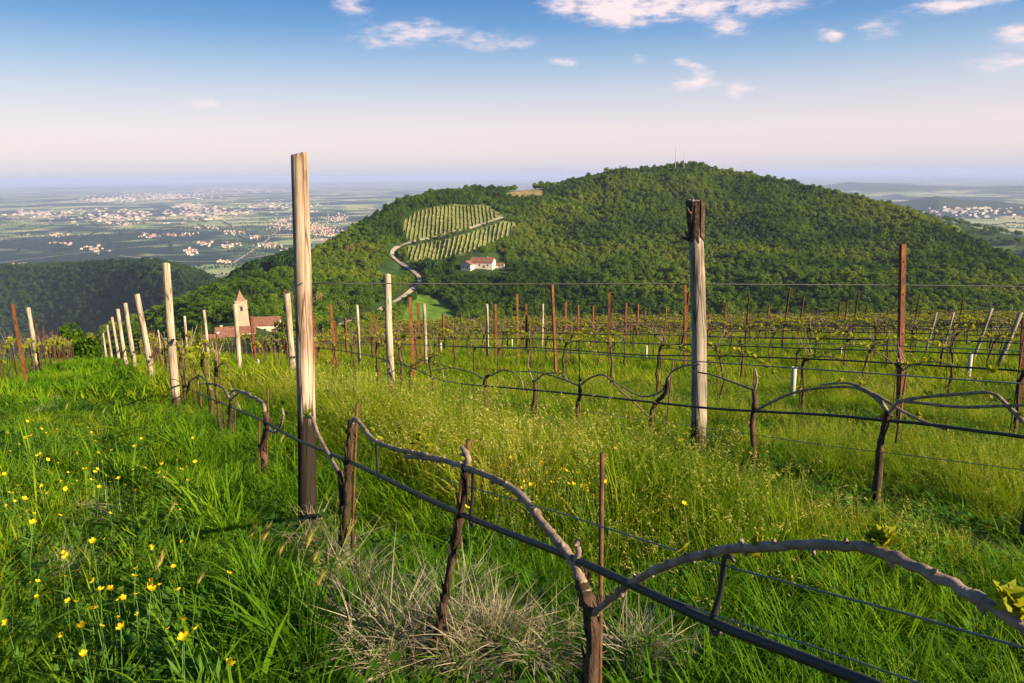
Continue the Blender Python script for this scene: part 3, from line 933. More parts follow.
# --- trees one can point to
def at_px(px, py): 
    p = on_terrain(px, py)
    return p
tree('conifer_tree', CONIF[0], at_px(615, 178) + np.array([0, 0, 0]), 1.0, 'dark pointed conifer on the hill crest, leftmost of the crest pines', 'tree')
tree('conifer_tree', CONIF[1], at_px(620, 177), 1.15, 'tallest dark conifer in the small group on the hill crest', 'tree')
tree('conifer_tree', CONIF[0], at_px(626, 176), 1.05, 'dark conifer on the hill crest, rightmost of the crest pines', 'tree')
tree('dark_oak_tree', (DARKT[0], TREES[0][1]), at_px(428, 274), (1.7, 1.7, 1.55), 'big dark round tree beside the bend of the pale lane', 'tree')
tree('dark_oak_tree', (DARKT[1], TREES[0][1]), at_px(436, 272), (1.3, 1.3, 1.2), 'smaller dark tree leaning against the big one by the lane bend', 'tree')
for j, (px, py, s, lb) in enumerate([(272, 309, 1.05, 'brown budding tree behind the church roof, nearest the bell tower'), (290, 306, 1.15, 'brown budding tree right of the church roof beside the thick post'),
                                     (318, 306, 1.0, 'brown budding tree behind the thin rusty stakes right of the tall post'), (262, 306, .8, 'small brown budding tree touching the bell tower'), (344, 312, .9, 'pale brown budding tree below the lane end')]):
    tree('budding_tree', BUDDING[j % 2], at_px(px, py), s, lb, 'tree')

# ------------------------------------------------------------------ buildings
def gable_house(name, loc, rz, L_, D_, h, roof_h, label, windows=(), doors=(), chimneys=(), wall=None, over=.5, cat='house', z_down=4.0):
    """long side along local x; front faces local -y"""
    e = empty(name, loc, rz)
    b = MB()
    x0, x1, y0, y1 = -L_ / 2, L_ / 2, -D_ / 2, D_ / 2
    V = [(x0, y0, -z_down), (x1, y0, -z_down), (x1, y1, -z_down), (x0, y1, -z_down), (x0, y0, h), (x1, y0, h), (x1, y1, h), (x0, y1, h), (x0, 0, h + roof_h), (x1, 0, h + roof_h)]
    b.add(V, [(0, 1, 5, 4), (2, 3, 7, 6), (1, 2, 6, 9, 5), (3, 0, 4, 8, 7), (3, 2, 1, 0)])
    b.build('wall', wall or m_plaster, e, smooth=False)
    r = MB()
    sl = roof_h / (D_ / 2)
    ox, oy = over, over
    t = .28
    ze = h - sl * oy + .06
    zt = h + roof_h + .06
    V = []
    for (x) in (x0 - ox, x1 + ox):
        V += [(x, y0 - oy, ze), (x, 0, zt), (x, y1 + oy, ze), (x, y1 + oy, ze + t), (x, 0, zt + t), (x, y0 - oy, ze + t)]
    Fs = [(5, 4, 3, 2, 1, 0), (6, 7, 8, 9, 10, 11)] + [(i, (i + 1) % 6, 6 + (i + 1) % 6, 6 + i) for i in range(6)]
    r.add(V, Fs)
    ro = r.build('roof', m_tile, e, smooth=False)
    for (cx, cy) in chimneys:
        c = MB(); zc = h + roof_h * (1 - abs(cy) / (D_ / 2))
        c.box((cx - .4, cy - .4, zc - .5), (cx + .4, cy + .4, zc + 1.3)); c.box((cx - .55, cy - .55, zc + 1.3), (cx + .55, cy + .55, zc + 1.5))
        c.build('chimney', m_plaster, ro, smooth=False)
    for (face, u, z, w, hh) in windows:
        c = MB()
        if face == 'f': c.box((u - w / 2, y0 - .06, z), (u + w / 2, y0 + .02, z + hh))
        elif face == 'l': c.box((x0 - .06, u - w / 2, z), (x0 + .02, u + w / 2, z + hh))
        else: c.box((x1 - .02, u - w / 2, z), (x1 + .06, u + w / 2, z + hh))
        c.build('window', m_glass, e, smooth=False)
    for (face, u, w, hh) in doors:
        c = MB()
        if face == 'f': c.box((u - w / 2, y0 - .08, 0), (u + w / 2, y0 + .02, hh))
        else: c.box((x0 - .08, u - w / 2, 0), (x0 + .02, u + w / 2, hh))
        c.build('door', m_wooddoor, e, smooth=False)
    return tag(e, label, cat)


def ground_t(px, py, lift=0):
    p = on_terrain(px, py)
    return (p[0], p[1], p[2] + lift)


# farmhouse with red roof on the hill
gable_house('farmhouse', ground_t(483, 267), R(-14), 20, 12, 4.6, 3.6, 'white farmhouse with a red tiled roof below the hillside vineyard',
            [('f', -6, 1.6, 1.3, 1.6), ('f', -1.5, 1.6, 1.3, 1.6), ('f', 6, 1.6, 1.3, 1.6), ('l', -2.5, 1.6, 1.2, 1.5), ('l', 2.5, 1.6, 1.2, 1.5)], [('f', 2.5, 1.4, 2.3)], [(4, 1.5)])
gable_house('farmhouse_wing', ground_t(469, 269), R(62), 11, 10, 4.4, 2.8, 'white gabled wing at the left end of the red roofed farmhouse',
            [('l', -2, 1.5, 1.2, 1.5), ('l', 2, 1.5, 1.2, 1.5), ('f', 2, 1.5, 1.2, 1.5)])
gable_house('farm_shed', ground_t(500, 268), R(-10), 7, 6, 2.8, 1.6, 'small pale shed standing just right of the red roofed farmhouse', [('f', 0, 1.0, 1.0, 1.0)])

# hamlet with the bell tower
def bell_tower(loc, rz):
    e = empty('bell_tower', loc, rz)
    w = 2.7; h = 13.2
    b = MB()
    k = [(-w, -w), (w, -w), (w, w), (-w, w)]
    zz = [-6, 0, h]; ww = [1.08, 1.06, .92]
    V = [(x * s, y * s, z) for z, s in zip(zz, ww) for x, y in k]
    Fs = [(i * 4 + j, i * 4 + (j + 1) % 4, (i + 1) * 4 + (j + 1) % 4, (i + 1) * 4 + j) for i in range(2) for j in range(4)] + [(8, 9, 10, 11)]
    b.add(V, Fs); b.build('shaft', m_stone, e, smooth=False)
    c = MB(); q = w * .92 + .25; c.box((-q, -q, h - .02), (q, q, h + .35)); c.build('cornice', m_stone, e, smooth=False)
    s = MB(); q2 = 1.9
    s.add([(-q2, -q2, h + .34), (q2, -q2, h + .34), (q2, q2, h + .34), (-q2, q2, h + .34), (-.9, -.9, h + 2.6), (.9, -.9, h + 2.6), (.9, .9, h + 2.6), (-.9, .9, h + 2.6), (0, 0, h + 5.0)],
          [(0, 1, 5, 4), (1, 2, 6, 5), (2, 3, 7, 6), (3, 0, 4, 7), (4, 5, 8), (5, 6, 8), (6, 7, 8), (7, 4, 8)]); s.build('spire', m_spire, e, smooth=False)
    for i in range(4):
        a = i * math.pi / 2
        o = MB(); pts = [(-.55, 0), (.55, 0), (.55, 1.6)] + [(.55 * math.cos(t), 1.6 + .55 * math.sin(t)) for t in np.linspace(.3, math.pi - .3, 6)] + [(-.55, 1.6)]
        d = w * .96 + .05
        V = [(x, -d, h - 4.2 + z) for x, z in pts] + [(x, -d + .5, h - 4.2 + z) for x, z in pts]
        n = len(pts)
        ca, sa = math.cos(a), math.sin(a)
        V = [(x * ca - y * sa, x * sa + y * ca, z) for x, y, z in V]
        o.add(V, [tuple(range(n))[::1], tuple(range(2 * n - 1, n - 1, -1))] + [(j, n + j, n + (j + 1) % n, (j + 1) % n) for j in range(n)])
        o.build('belfry_opening', m_glass, e, smooth=False)  # dark solid; its colour stands for the shade inside the arch
    return tag(e, 'pale stone bell tower with a pointed spire rising behind the hamlet roofs', 'bell tower')


def px_at_range(px, py, rng_m):
    d = pix_dir(px, py); s = rng_m / math.hypot(d[0], d[1])
    return d * s


tb = px_at_range(243, 330, 350)
bell_tower(tuple(tb), R(24))
def hamlet(px, py, rg): return tuple(px_at_range(px, py, rg))
gable_house('hamlet_house', hamlet(230, 342, 335), R(14), 10, 8, 3.4, 3.0, 'hamlet house with a broad tiled roof in front of the bell tower',
            [('f', -3, 1.0, 1.1, 1.4), ('f', 0, 1.0, 1.1, 1.4), ('r', -2, 1, 1, 1.3)], [('f', 3.4, 1.2, 2.1)], [(-3, 1)])
gable_house('hamlet_house', hamlet(214, 347, 330), R(10), 9, 8, 2.6, 2.6, 'low hamlet house with red roof, leftmost below the bell tower',
            [('f', -2.5, .8, 1.1, 1.3), ('f', 1.5, .8, 1.1, 1.3)], (), [(2, .8)])
gable_house('hamlet_house', hamlet(247, 339, 340), R(20), 7, 8, 3.6, 1.9, 'narrow tiled outhouse directly under the bell tower', [('f', 0, 1.2, 1.1, 1.3)])
gable_house('hamlet_barn', hamlet(268, 333, 365), R(8), 11.5, 8, 4.6, 3.0, 'long tiled barn with a pale sunlit wall right of the bell tower',
            [('f', -4, 1.4, 1.2, 1.5), ('f', -.5, 1.4, 1.2, 1.5)], [('f', 3.5, 2.2, 2.8)])

for px, py, rg, sc_, kd, lb in ((258, 347, 318, .62, 1, 'dark green tree in front of the hamlet, between the tower and the tall post'), (283, 347, 330, .75, 3, 'green tree half hidden by the thick post right of the hamlet barn'), (219, 352, 310, .45, 0, 'small green tree before the roofs left of the bell tower'),
                               (198, 349, 318, .6, 2, 'green tree at the left end of the hamlet'), (272, 329, 380, .8, 4, 'leafy tree rising behind the barn roof'), (206, 338, 352, .8, 1, 'green tree behind the lowest hamlet roof')):
    tree('hamlet_tree', TREES[kd], px_at_range(px, py, rg), sc_, lb, 'tree')

# radio masts on the summit
for px, hh, lb in ((675, 28, 'taller thin radio mast on the hill summit'), (683.5, 23, 'shorter thin radio mast on the hill summit, right of the taller one')):
    p = on_terrain(px, 176)
    e = empty('radio_mast', p)
    b = MB(); top = p[2] * 0 + hh + 10
    b.tube([(0, 0, -1), (0, 0, top * .6), (0, 0, top)], [.5, .42, .3], 6); b.build('pole', m_steel, e)
    for z in (top * .7, top * .82):
        c = MB(); c.tube([(-.8, 0, z), (.8, 0, z)], .12, 5); c.build('antenna_arm', m_steel, e)
    tag(e, lb, 'radio mast')

# small vineyard on the hillside: each row a thing
m_vrow = leaf_mat('hill_vine_row', [(.1, (.15, .18, .04)), (.5, (.23, .245, .07)), (.9, (.33, .31, .12))], .2, .05)
def hill_rows(poly, lines, nm, lb, gp):
    for (xa, ya, xb, yb) in lines:
        pts = []
        for t in np.linspace(0, 1, 26):
            x, y = xa + (xb - xa) * t, ya + (yb - ya) * t
            if inpoly(np.array([x]), np.array([y]), poly)[0]:
                p = on_terrain(x, y)
                if p is not None: pts.append(p)
        if len(pts) < 5: continue
        pts = np.array(pts)
        pts[:, 2] = terrain_z(pts[:, 0], pts[:, 1])
        pts[1:-1, :2] += rng.normal(0, .25, (len(pts) - 2, 2))
        rows = ribbon(pts, .6, lambda a, b: terrain_z(a, b), 0)
        n = len(pts)
        V = np.stack([rows[:, 0], rows[:, 1] + np.array([0, 0, 1.3]) + np.stack([np.zeros(n), np.zeros(n), rng.normal(0, .2, n)], 1), rows[:, 2] + np.array([0, 0, 1.4]) + np.stack([np.zeros(n), np.zeros(n), rng.normal(0, .2, n)], 1), rows[:, 3]], 1)
        o = link(nm, grid_mesh(nm, V, m_vrow))
        tag(o, lb, 'vine row', gp)
hill_rows(VY_UP, [(404 + i * 4.3 - 3, 242, 407 + i * 3.65 + 2, 203) for i in range(27)], 'vine_row', 'pale vine row running down the hillside vineyard above the lane', 'upper hillside vine rows')
hill_rows(VY_LO, [(406 + i * 4.4 - 2, 266, 413 + i * 4.2 + 4, 219) for i in range(27)], 'vine_row', 'pale vine row running down the hillside vineyard below the lane', 'lower hillside vine rows')

# ------------------------------------------------------------------ towns on the plain
def house_block(X, Y, Z, l, d, h, rz):
    c, s = math.cos(rz), math.sin(rz)
    V = [(-l, -d, -3), (l, -d, -3), (l, d, -3), (-l, d, -3), (-l, -d, h), (l, -d, h), (l, d, h), (-l, d, h), (-l, 0, h + d * .5), (l, 0, h + d * .5)]
    V = [(X + x * c - y * s, Y + x * s + y * c, Z + z) for x, y, z in V]
    return V, [(0, 1, 5, 4), (1, 2, 6, 9, 5), (2, 3, 7, 6), (3, 0, 4, 8, 7), (4, 5, 9, 8), (6, 7, 8, 9)], [0, 0, 0, 0, 1, 1]


m_twall = leaf_mat('town_wall', [(.1, (.24, .17, .15)), (.5, (.40, .33, .29)), (.9, (.58, .53, .48))], .0, .01)
m_troof = leaf_mat('town_roof', [(.1, (.24, .09, .055)), (.6, (.36, .15, .09)), (.9, (.46, .30, .24))], .0, .01)
town_kinds = []
for i in range(4):
    b = MB(); V, Fs, Ms = house_block(0, 0, 0, rng.uniform(5, 8), rng.uniform(4, 5.5), rng.uniform(5, 8), 0)
    b.add(V, Fs); b.M = Ms
    town_kinds.append(b.mesh('plain_house', [m_twall, m_troof], smooth=False))
big_kinds = []
for i in range(3):
    b = MB(); V, Fs, Ms = house_block(0, 0, 0, rng.uniform(12, 24), rng.uniform(6, 10), rng.uniform(7, 15), 0)
    b.add(V, Fs); b.M = [0] * 6
    big_kinds.append(b.mesh('city_block', [m_twall, m_troof], smooth=False))
# (px, py, spread px x, spread px y, number)
VILL = [(322, 231, 16, 6, 210), (338, 219, 10, 4, 90), (282, 224, 12, 5, 110), (256, 237, 6, 3, 26), (190, 252, 6, 3, 36), (244, 277, 9, 3, 60), (205, 244, 8, 3, 24), (230, 246, 9, 3, 20), (95, 250, 10, 3, 22), (150, 236, 10, 2, 30), (60, 244, 12, 2, 14),
        (178, 235, 12, 2, 30), (125, 224, 20, 2, 30), (210, 228, 12, 2, 22), (20, 266, 12, 3, 16), (270, 246, 10, 3, 30), (290, 252, 9, 3, 24), (222, 262, 6, 2, 10), (235, 233, 12, 2, 22), (60, 236, 20, 2, 20), (900, 224, 14, 2, 0)]
hp_ = []
for (px, py, sx, sy, n) in VILL:
    for q in range(n):
        x, y = px + rng.normal(0, sx * .55), py + rng.normal(0, sy * .5)
        d = pix_dir(x, y)
        if d[2] > -.02: continue
        p = d * (PLAIN / d[2])
        z = terrain_z(p[0], p[1])
        if z > PLAIN + 60: continue
        hp_.append((p[0], p[1], float(z), math.hypot(p[0], p[1])))
hp_ = np.array(hp_)
hp_ = hp_[np.argsort(hp_[:, 3])]
near = hp_[:240]
for q, (x, y, z, _d) in enumerate(near):
    o = link('plain_house', town_kinds[q % 4], None, (x, y, z)); o.rotation_euler = (0, 0, rng.uniform(0, 3.1))
    s_ = rng.uniform(.65, 1.1); o.scale = (s_, s_, s_)
    tag(o, 'tiny pale house with a tiled roof in a village on the plain', 'house', 'village houses far out on the plain')
rest_h = hp_[240:]
nr = len(rest_h)
scatter('far_village', rest_h[:, :3], np.stack([np.zeros(nr), np.zeros(nr), rng.uniform(0, 3.1, nr)], 1), rng.uniform(.65, 1.15, nr), rng.integers(0, 4, nr), town_kinds, 'far villages of tiny pale houses scattered over the plain')
cp = []
for (px, py, sx, sy, n) in [(165, 196, 40, 3.0, 300), (110, 200, 30, 2.5, 160), (245, 190, 50, 2.5, 200), (190, 206, 16, 2.5, 90), (40, 214, 30, 3, 70), (210, 214, 30, 4, 90), (320, 186, 40, 2, 90), (120, 216, 60, 6, 120), (970, 216, 40, 2, 90), (270, 206, 40, 5, 80), (400, 184, 60, 4, 80), (930, 205, 40, 1.0, 8)]:
    for q in range(int(n * 1.7)):
        x, y = px + rng.normal(0, sx * .6), py + rng.normal(0, sy * .6)
        d = pix_dir(x, y)
        if d[2] > -.0075: continue
        p = d * (PLAIN / d[2]); z = terrain_z(p[0], p[1])
        if z > PLAIN + 60: continue
        cp.append((p[0], p[1], float(z)))
cp = np.array(cp); nr = len(cp)
scatter('far_city', cp, np.stack([np.zeros(nr), np.zeros(nr), rng.normal(.1, .35, nr)], 1), rng.uniform(.35, .85, nr), rng.integers(0, 3, nr), big_kinds, 'pale city far across the plain, hazy near the horizon')

# hedgerows and roads of the plain
hl = []
for q in range(330):
    a0 = rng.uniform(R(-38), R(40)); r0 = rng.uniform(2700, 9000)
    x, y = r0 * math.sin(a0), r0 * math.cos(a0)
    an = .5 + (math.pi / 2 if rng.uniform() < .4 else 0) + rng.normal(0, .12)
    for t in np.arange(0, rng.uniform(150, 900), 15): hl.append((x + t * math.cos(an) + rng.normal(0, 3), y + t * math.sin(an) + rng.normal(0, 3)))
hl = np.array(hl); hz_ = terrain_z(hl[:, 0], hl[:, 1]); kp = hz_ < PLAIN + 30
hl, hz_ = hl[kp], hz_[kp]; n = len(hl); s_ = rng.uniform(.7, 1.6, n)
scatter('hedgerow_trees', np.stack([hl[:, 0], hl[:, 1], hz_], 1), np.stack([np.zeros(n), np.zeros(n), rng.uniform(0, 6.28, n)], 1), s_, rng.integers(0, 3, n), DARKT, 'dark hedgerows and tree lines dividing the fields of the plain')
for pl in ([(-40, 268), (40, 258), (110, 250), (180, 243), (250, 236), (330, 226), (400, 219)], [(120, 256), (190, 262), (250, 258), (300, 250)], [(0, 240), (90, 236), (200, 226), (300, 214)], [(215, 275), (235, 262), (262, 244), (280, 228), (300, 206)]):
    pts = []
    for x, y in cat_rom(pl, 8):
        d = pix_dir(x, y); pts.append(d * (PLAIN / d[2]))
    pts = np.array(pts)
    tag(link('plain_road', grid_mesh('plain_road', ribbon(pts, 13, terrain_z, 1.2), m_road)), 'pale road crossing the farmed plain', None, None, 'structure')

# ------------------------------------------------------------------ haze
HAZE = 5.2e-5
hz = MB(); hz.box((-74000, -74000, PLAIN - 1.5), (74000, 74000, 48.0))
m = bpy.data.materials.new('haze_air'); m.use_nodes = True
nt = m.node_tree; nt.nodes.clear()
pv = N(nt, 'ShaderNodeVolumePrincipled', ins={'Density': HAZE, 'Anisotropy': 0.0})
pv.inputs['Color'].default_value = (.50, .60, 1.0, 1)
ou = N(nt, 'ShaderNodeOutputMaterial'); nt.links.new(pv.outputs[0], ou.inputs['Volume'])
tag(hz.build('haze', m, smooth=False), 'thin bluish air haze over the plain', None, None, 'stuff')

#@@NEAR@@
# ------------------------------------------------------------------ posts, stakes, wires
def row_c(k): return ROW0 + DROW * k


def rowpt(k, px, py):
    d = pix_dir(px, py)
    return d * (row_c(k) / (d[0] + TANR * d[1]))


def rowline(k, pts): return np.array([rowpt(k, x, y) for x, y in pts])


def by_top(px, py, Hh, tmin=3.0, tmax=110):
    """ground point of something Hh tall whose top shows at px, py"""
    d = pix_dir(px, py)
    t = np.linspace(tmin, tmax, 8000)
    P = d[None] * t[:, None]
    below = P[:, 2] < zg(P[:, 0], P[:, 1]) + Hh
    i = int(np.argmax(~below)) if (~below).any() else len(t) - 1
    p = P[i]
    return np.array([p[0], p[1], float(zg(p[0], p[1]))]), p


def align(o, base, top):
    v = Vector(top) - Vector(base)
    o.location = base
    o.rotation_mode = 'QUATERNION'
    o.rotation_quaternion = v.to_track_quat('Z', 'Y') @ Matrix.Rotation(rng.uniform(0, 6.28), 3, 'Z').to_quaternion()
    return v.length


def wood_post(base, top, dia, label, mat=None, group=None, detail=1, name='wooden_post'):
    L_ = float(np.linalg.norm(np.asarray(top) - np.asarray(base)))
    b = MB()
    n = 20 if detail > 1 else 9
    k = 22 if detail > 1 else 7
    zs = np.linspace(-.35, L_, k)
    bend = rng.normal(0, .012, 2)
    pts = np.stack([bend[0] * np.sin(zs * 1.7), bend[1] * np.sin(zs * 1.3 + 1), zs], 1)
    rad = dia / 2 * (1.08 - .13 * np.clip(zs / L_, 0, 1)) * (1 + rng.normal(0, .015, k))
    if detail > 1:
        rad = np.concatenate([rad, [rad[-1] * .93, rad[-1] * .55]])
        pts = np.concatenate([pts, [pts[-1] + [0, 0, .006], pts[-1] + [.002, 0, .009]]])
    if detail > 1:                                   # split and checked timber
        n = 56; ang = np.arange(n) * 2 * math.pi / n
        kz = 60; zz = np.linspace(-.35, L_, kz)
        base_r = np.interp(zz, zs, rad[:k])
        lump = 1 + .035 * fbm(np.cos(ang)[None] * 1.5 + 9, zz[:, None] * 2.2 + np.sin(ang)[None] * 1.5, int(rng.integers(0, 999)), 3)
        for q in range(9):
            a0 = rng.uniform(0, 6.28); z0 = rng.uniform(.1, L_); hl = rng.uniform(.18, .7); dp = rng.uniform(.05, .16)
            da = (ang[None] - a0 - .12 * np.sin(zz[:, None] * 1.3 + q) + math.pi) % (2 * math.pi) - math.pi
            lump = lump - dp * np.exp(-(da / .065) ** 2) * sstep(hl, hl * .4, np.abs(zz - z0))[:, None]
        cx_ = np.interp(zz, zs, pts[:k, 0]); cy_ = np.interp(zz, zs, pts[:k, 1])
        RR_ = base_r[:, None] * lump
        V = np.stack([cx_[:, None] + RR_ * np.cos(ang), cy_[:, None] + RR_ * np.sin(ang), np.repeat(zz[:, None], n, 1) + (np.arange(kz) == kz - 1)[:, None] * (.012 * np.cos(ang + 1) + rng.normal(0, .003, n))[None]], -1)
        tp_ = V[-1]; c_top = tp_.mean(0)
        V = np.concatenate([V.reshape(-1, 3), c_top + (tp_ - c_top) * .9 + [0, 0, .005], [c_top + [0, 0, .004]]])
        Fs = [(i * n + j, i * n + (j + 1) % n, (i + 1) * n + (j + 1) % n, (i + 1) * n + j) for i in range(kz) for j in range(n)]
        Fs += [(kz * n + j, kz * n + (j + 1) % n, (kz + 1) * n) for j in range(n)]
        b.add(V, Fs)
    else:
        b.tube(pts, rad, n, noise=.01)
    o = b.build(name, mat or m_post)
    align(o, base, top)
    return tag(o, label, 'post', group)


def iron_stake(base, top, w, label, group=None, detail=1):
    L_ = float(np.linalg.norm(np.asarray(top) - np.asarray(base)))
    b = MB()
    t = w * .14
    prof = [(0, 0), (w, 0), (w, t), (t, t), (t, w), (0, w)]
    prof = [(x - w * .35, y - w * .35) for x, y in prof]
    zs = [-.3, L_ * .5, L_]
    V = [(x, y, z) for z in zs for x, y in prof]
    Fs = [(i * 6 + j, i * 6 + (j + 1) % 6, (i + 1) * 6 + (j + 1) % 6, (i + 1) * 6 + j) for i in range(2) for j in range(6)]
    Fs += [(12, 13, 14, 15), (12, 15, 16, 17)]
    b.add(V, Fs)
    o = b.build('iron_stake', m_rust, smooth=False)
    align(o, base, top)
    o.rotation_quaternion = (Vector(top) - Vector(base)).to_track_quat('Z', 'Y') @ Matrix.Rotation(R(200) + rng.normal(0, .25), 3, 'Z').to_quaternion()
    if detail > 1:
        for z in (L_ * .25, L_ * .5, L_ * .72, L_ * .9):
            c = MB(); c.tube([(w * .2, -w * .36, z - .012), (w * .2, -w * .55, z), (w * .2, -w * .36, z + .012)], .0035, 5)
            c.build('wire_hook', m_rust, o)
    return tag(o, label, 'stake', group)


def span_px(top, base):
    """top and base as seen: base on the ground, top at the same distance"""
    B = hit_ground(*base)
    d = pix_dir(*top)
    s = np.linalg.norm(B @ _f) / (d @ _f)
    return B, d * s


# the tall post and its row
A0 = rowpt(0, 305.0, 541.0); A0[2] = float(zg(A0[0], A0[1])) - .02
d = pix_dir(301, 154.5); T0 = d * ((A0 @ _f - .05) / (d @ _f))
# keep the seen top, whatever the ground does at the foot
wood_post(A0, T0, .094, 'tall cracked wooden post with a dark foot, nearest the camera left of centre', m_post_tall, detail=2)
tall_post = bpy.data.objects['wooden_post']
hk = MB(); hk.tube([(-.075, 0, 1.38), (-.06, -.01, 1.395), (-.045, 0, 1.38)], .003, 5); hk.build('wire_staple', m_wire, tall_post)
hk = MB(); hk.tube([(.043, -.005, 1.40), (.062, -.012, 1.41), (.068, 0, 1.385)], .003, 5); hk.build('wire_staple', m_wire, tall_post)

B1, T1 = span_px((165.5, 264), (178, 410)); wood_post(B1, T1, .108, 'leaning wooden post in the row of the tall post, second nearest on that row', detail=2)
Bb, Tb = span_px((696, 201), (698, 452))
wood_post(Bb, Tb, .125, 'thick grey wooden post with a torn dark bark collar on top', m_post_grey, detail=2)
collar_post = [o for o in bpy.data.objects if o.name.startswith('wooden_post')][-1]
Lb = float(np.linalg.norm(Tb - Bb))
cb = MB()
nn = 26
for ring in range(1):
    V, Fs = [], []
    for j in range(nn):
        a = j * 2 * math.pi / nn
        lo = Lb - .31 - rng.uniform(0, .07); hi = Lb - rng.uniform(-.005, .03)
        for z, rr_ in ((lo, .061), (lo + .1, .064), (Lb - .12, .066 + rng.uniform(0, .010)), (hi, .066 + rng.uniform(0, .022) * (rng.uniform() < .3))):
            V.append((rr_ * math.cos(a), rr_ * math.sin(a), z))
    for j in range(nn):
        j2 = (j + 1) % nn
        if rng.uniform() < .12: continue
        for q in range(3): Fs.append((j * 4 + q, j2 * 4 + q, j2 * 4 + q + 1, j * 4 + q + 1))
    cb.add(V, Fs)
for a, z, l in ((-2.2, Lb - .10, .05), (-.3, Lb - .33, .07), (.4, Lb - .12, .05), (-1.2, Lb - .3, .05)):
    c_, s_ = math.cos(a), math.sin(a)
    cb.tube([(c_ * .07, s_ * .07, z), (c_ * (.07 + l * .6), s_ * (.07 + l * .6), z + .015), (c_ * (.07 + l), s_ * (.07 + l), z + .05)], [.012, .008, .002], 5)
cbo = cb.build('bark_collar', noise_mat('dark_bark', [(.3, (.018, .011, .008)), (.55, (.060, .034, .022)), (.75, (.17, .105, .07))], 26, bump=1.0, bscale=40), collar_post, smooth=False)
sd = cbo.modifiers.new('thick', 'SOLIDIFY'); sd.thickness = .012; sd.offset = 0

Bp, Tp = span_px((387.5, 275), (392.5, 399)); wood_post(Bp, Tp, .105, 'pale wooden post between the tall post and the bark collared post', detail=2)

# wooden posts, foot hidden in the grass: top as seen, height 1.9
WP = [(137, 294, 3, .115, 'wooden post in the tall post\'s row, third nearest on that row'), (125, 303, 2, .11, 'wooden post in the tall post\'s row, fourth nearest on that row'), (117.5, 309, 2, .11, None), (112, 317, 1.5, .11, None), (107, 325, 1, .11, None), (103, 333, .5, .11, None),
      (287, 293.5, 0, .13, 'thick wooden post directly left of the tall cracked post, behind it'), (235, 304, -1.5, .10, 'wooden post with a reddish top standing in front of the bell tower'), (204, 310, -1, .085, 'thin pale wooden post just left of the hamlet roofs'),
      (184.5, 316, -1, .09, 'thin wooden post between the leaning post and the hamlet'), (150, 334, .5, .08, None), (158, 330, 1, .08, None),
      (357, 305, -.5, .075, 'thin pale post just left of the pale middle post'), (424, 304, 0, .085, 'pale post right of two rusty stakes below the lane'), (487, 304, -1, .085, 'white post below the red roofed farmhouse'), (543, 304, -1.5, .085, 'white post just left of the nearest centre rusty stake'),
      (466, 322, 0, .075, None), (527, 321, 0, .08, None), (582, 320, -1, .08, None), (653, 317, -.5, .085, None), (397, 326, 0, .08, None),
      (28, 307.5, .5, .12, 'pale wooden post among rusty stakes in the row left of the path'), (66, 346, 0, .10, 'short pale post at the far end of the row left of the path'),
      (992, 308, -13, .075, 'grey wooden post leaning right near the right edge'), (936, 312, -8, .06, None), (953, 312, -10, .06, None), (1021, 312, -15, .10, 'thick grey leaning post at the right edge behind a rusty stake')]
for (px, py, lean, dia, lb) in WP:
    Hh = 1.9 if px < 140 or py < 296 else 1.76
    if lean < -5: Hh = 1.62; dia *= .85
    if lean < -5:
        dist = 13.5 + (1024 - px) * .05
        d = pix_dir(px, py); top = d * (dist / (d @ _f)); base = top.copy(); base[2] = float(zg(top[0], top[1])); Hh = top[2] - base[2]
    else:
        base, top = by_top(px, py, Hh)
    base = base + _r * (-math.tan(R(-lean)) * 1.0 * Hh) if lean else base
    base[2] = float(zg(base[0], base[1]))
    far = lb is None
    if lean < -5:
        wood_post(base, top, dia, lb or 'slim grey post leaning right in the cluster near the right edge', m_post_grey, 'slim leaning posts near the right edge' if far else None)
    else:
        wood_post(base, top, dia, lb or 'small weathered post far down the vine rows', m_post, 'small weathered posts far down the rows' if far else None)

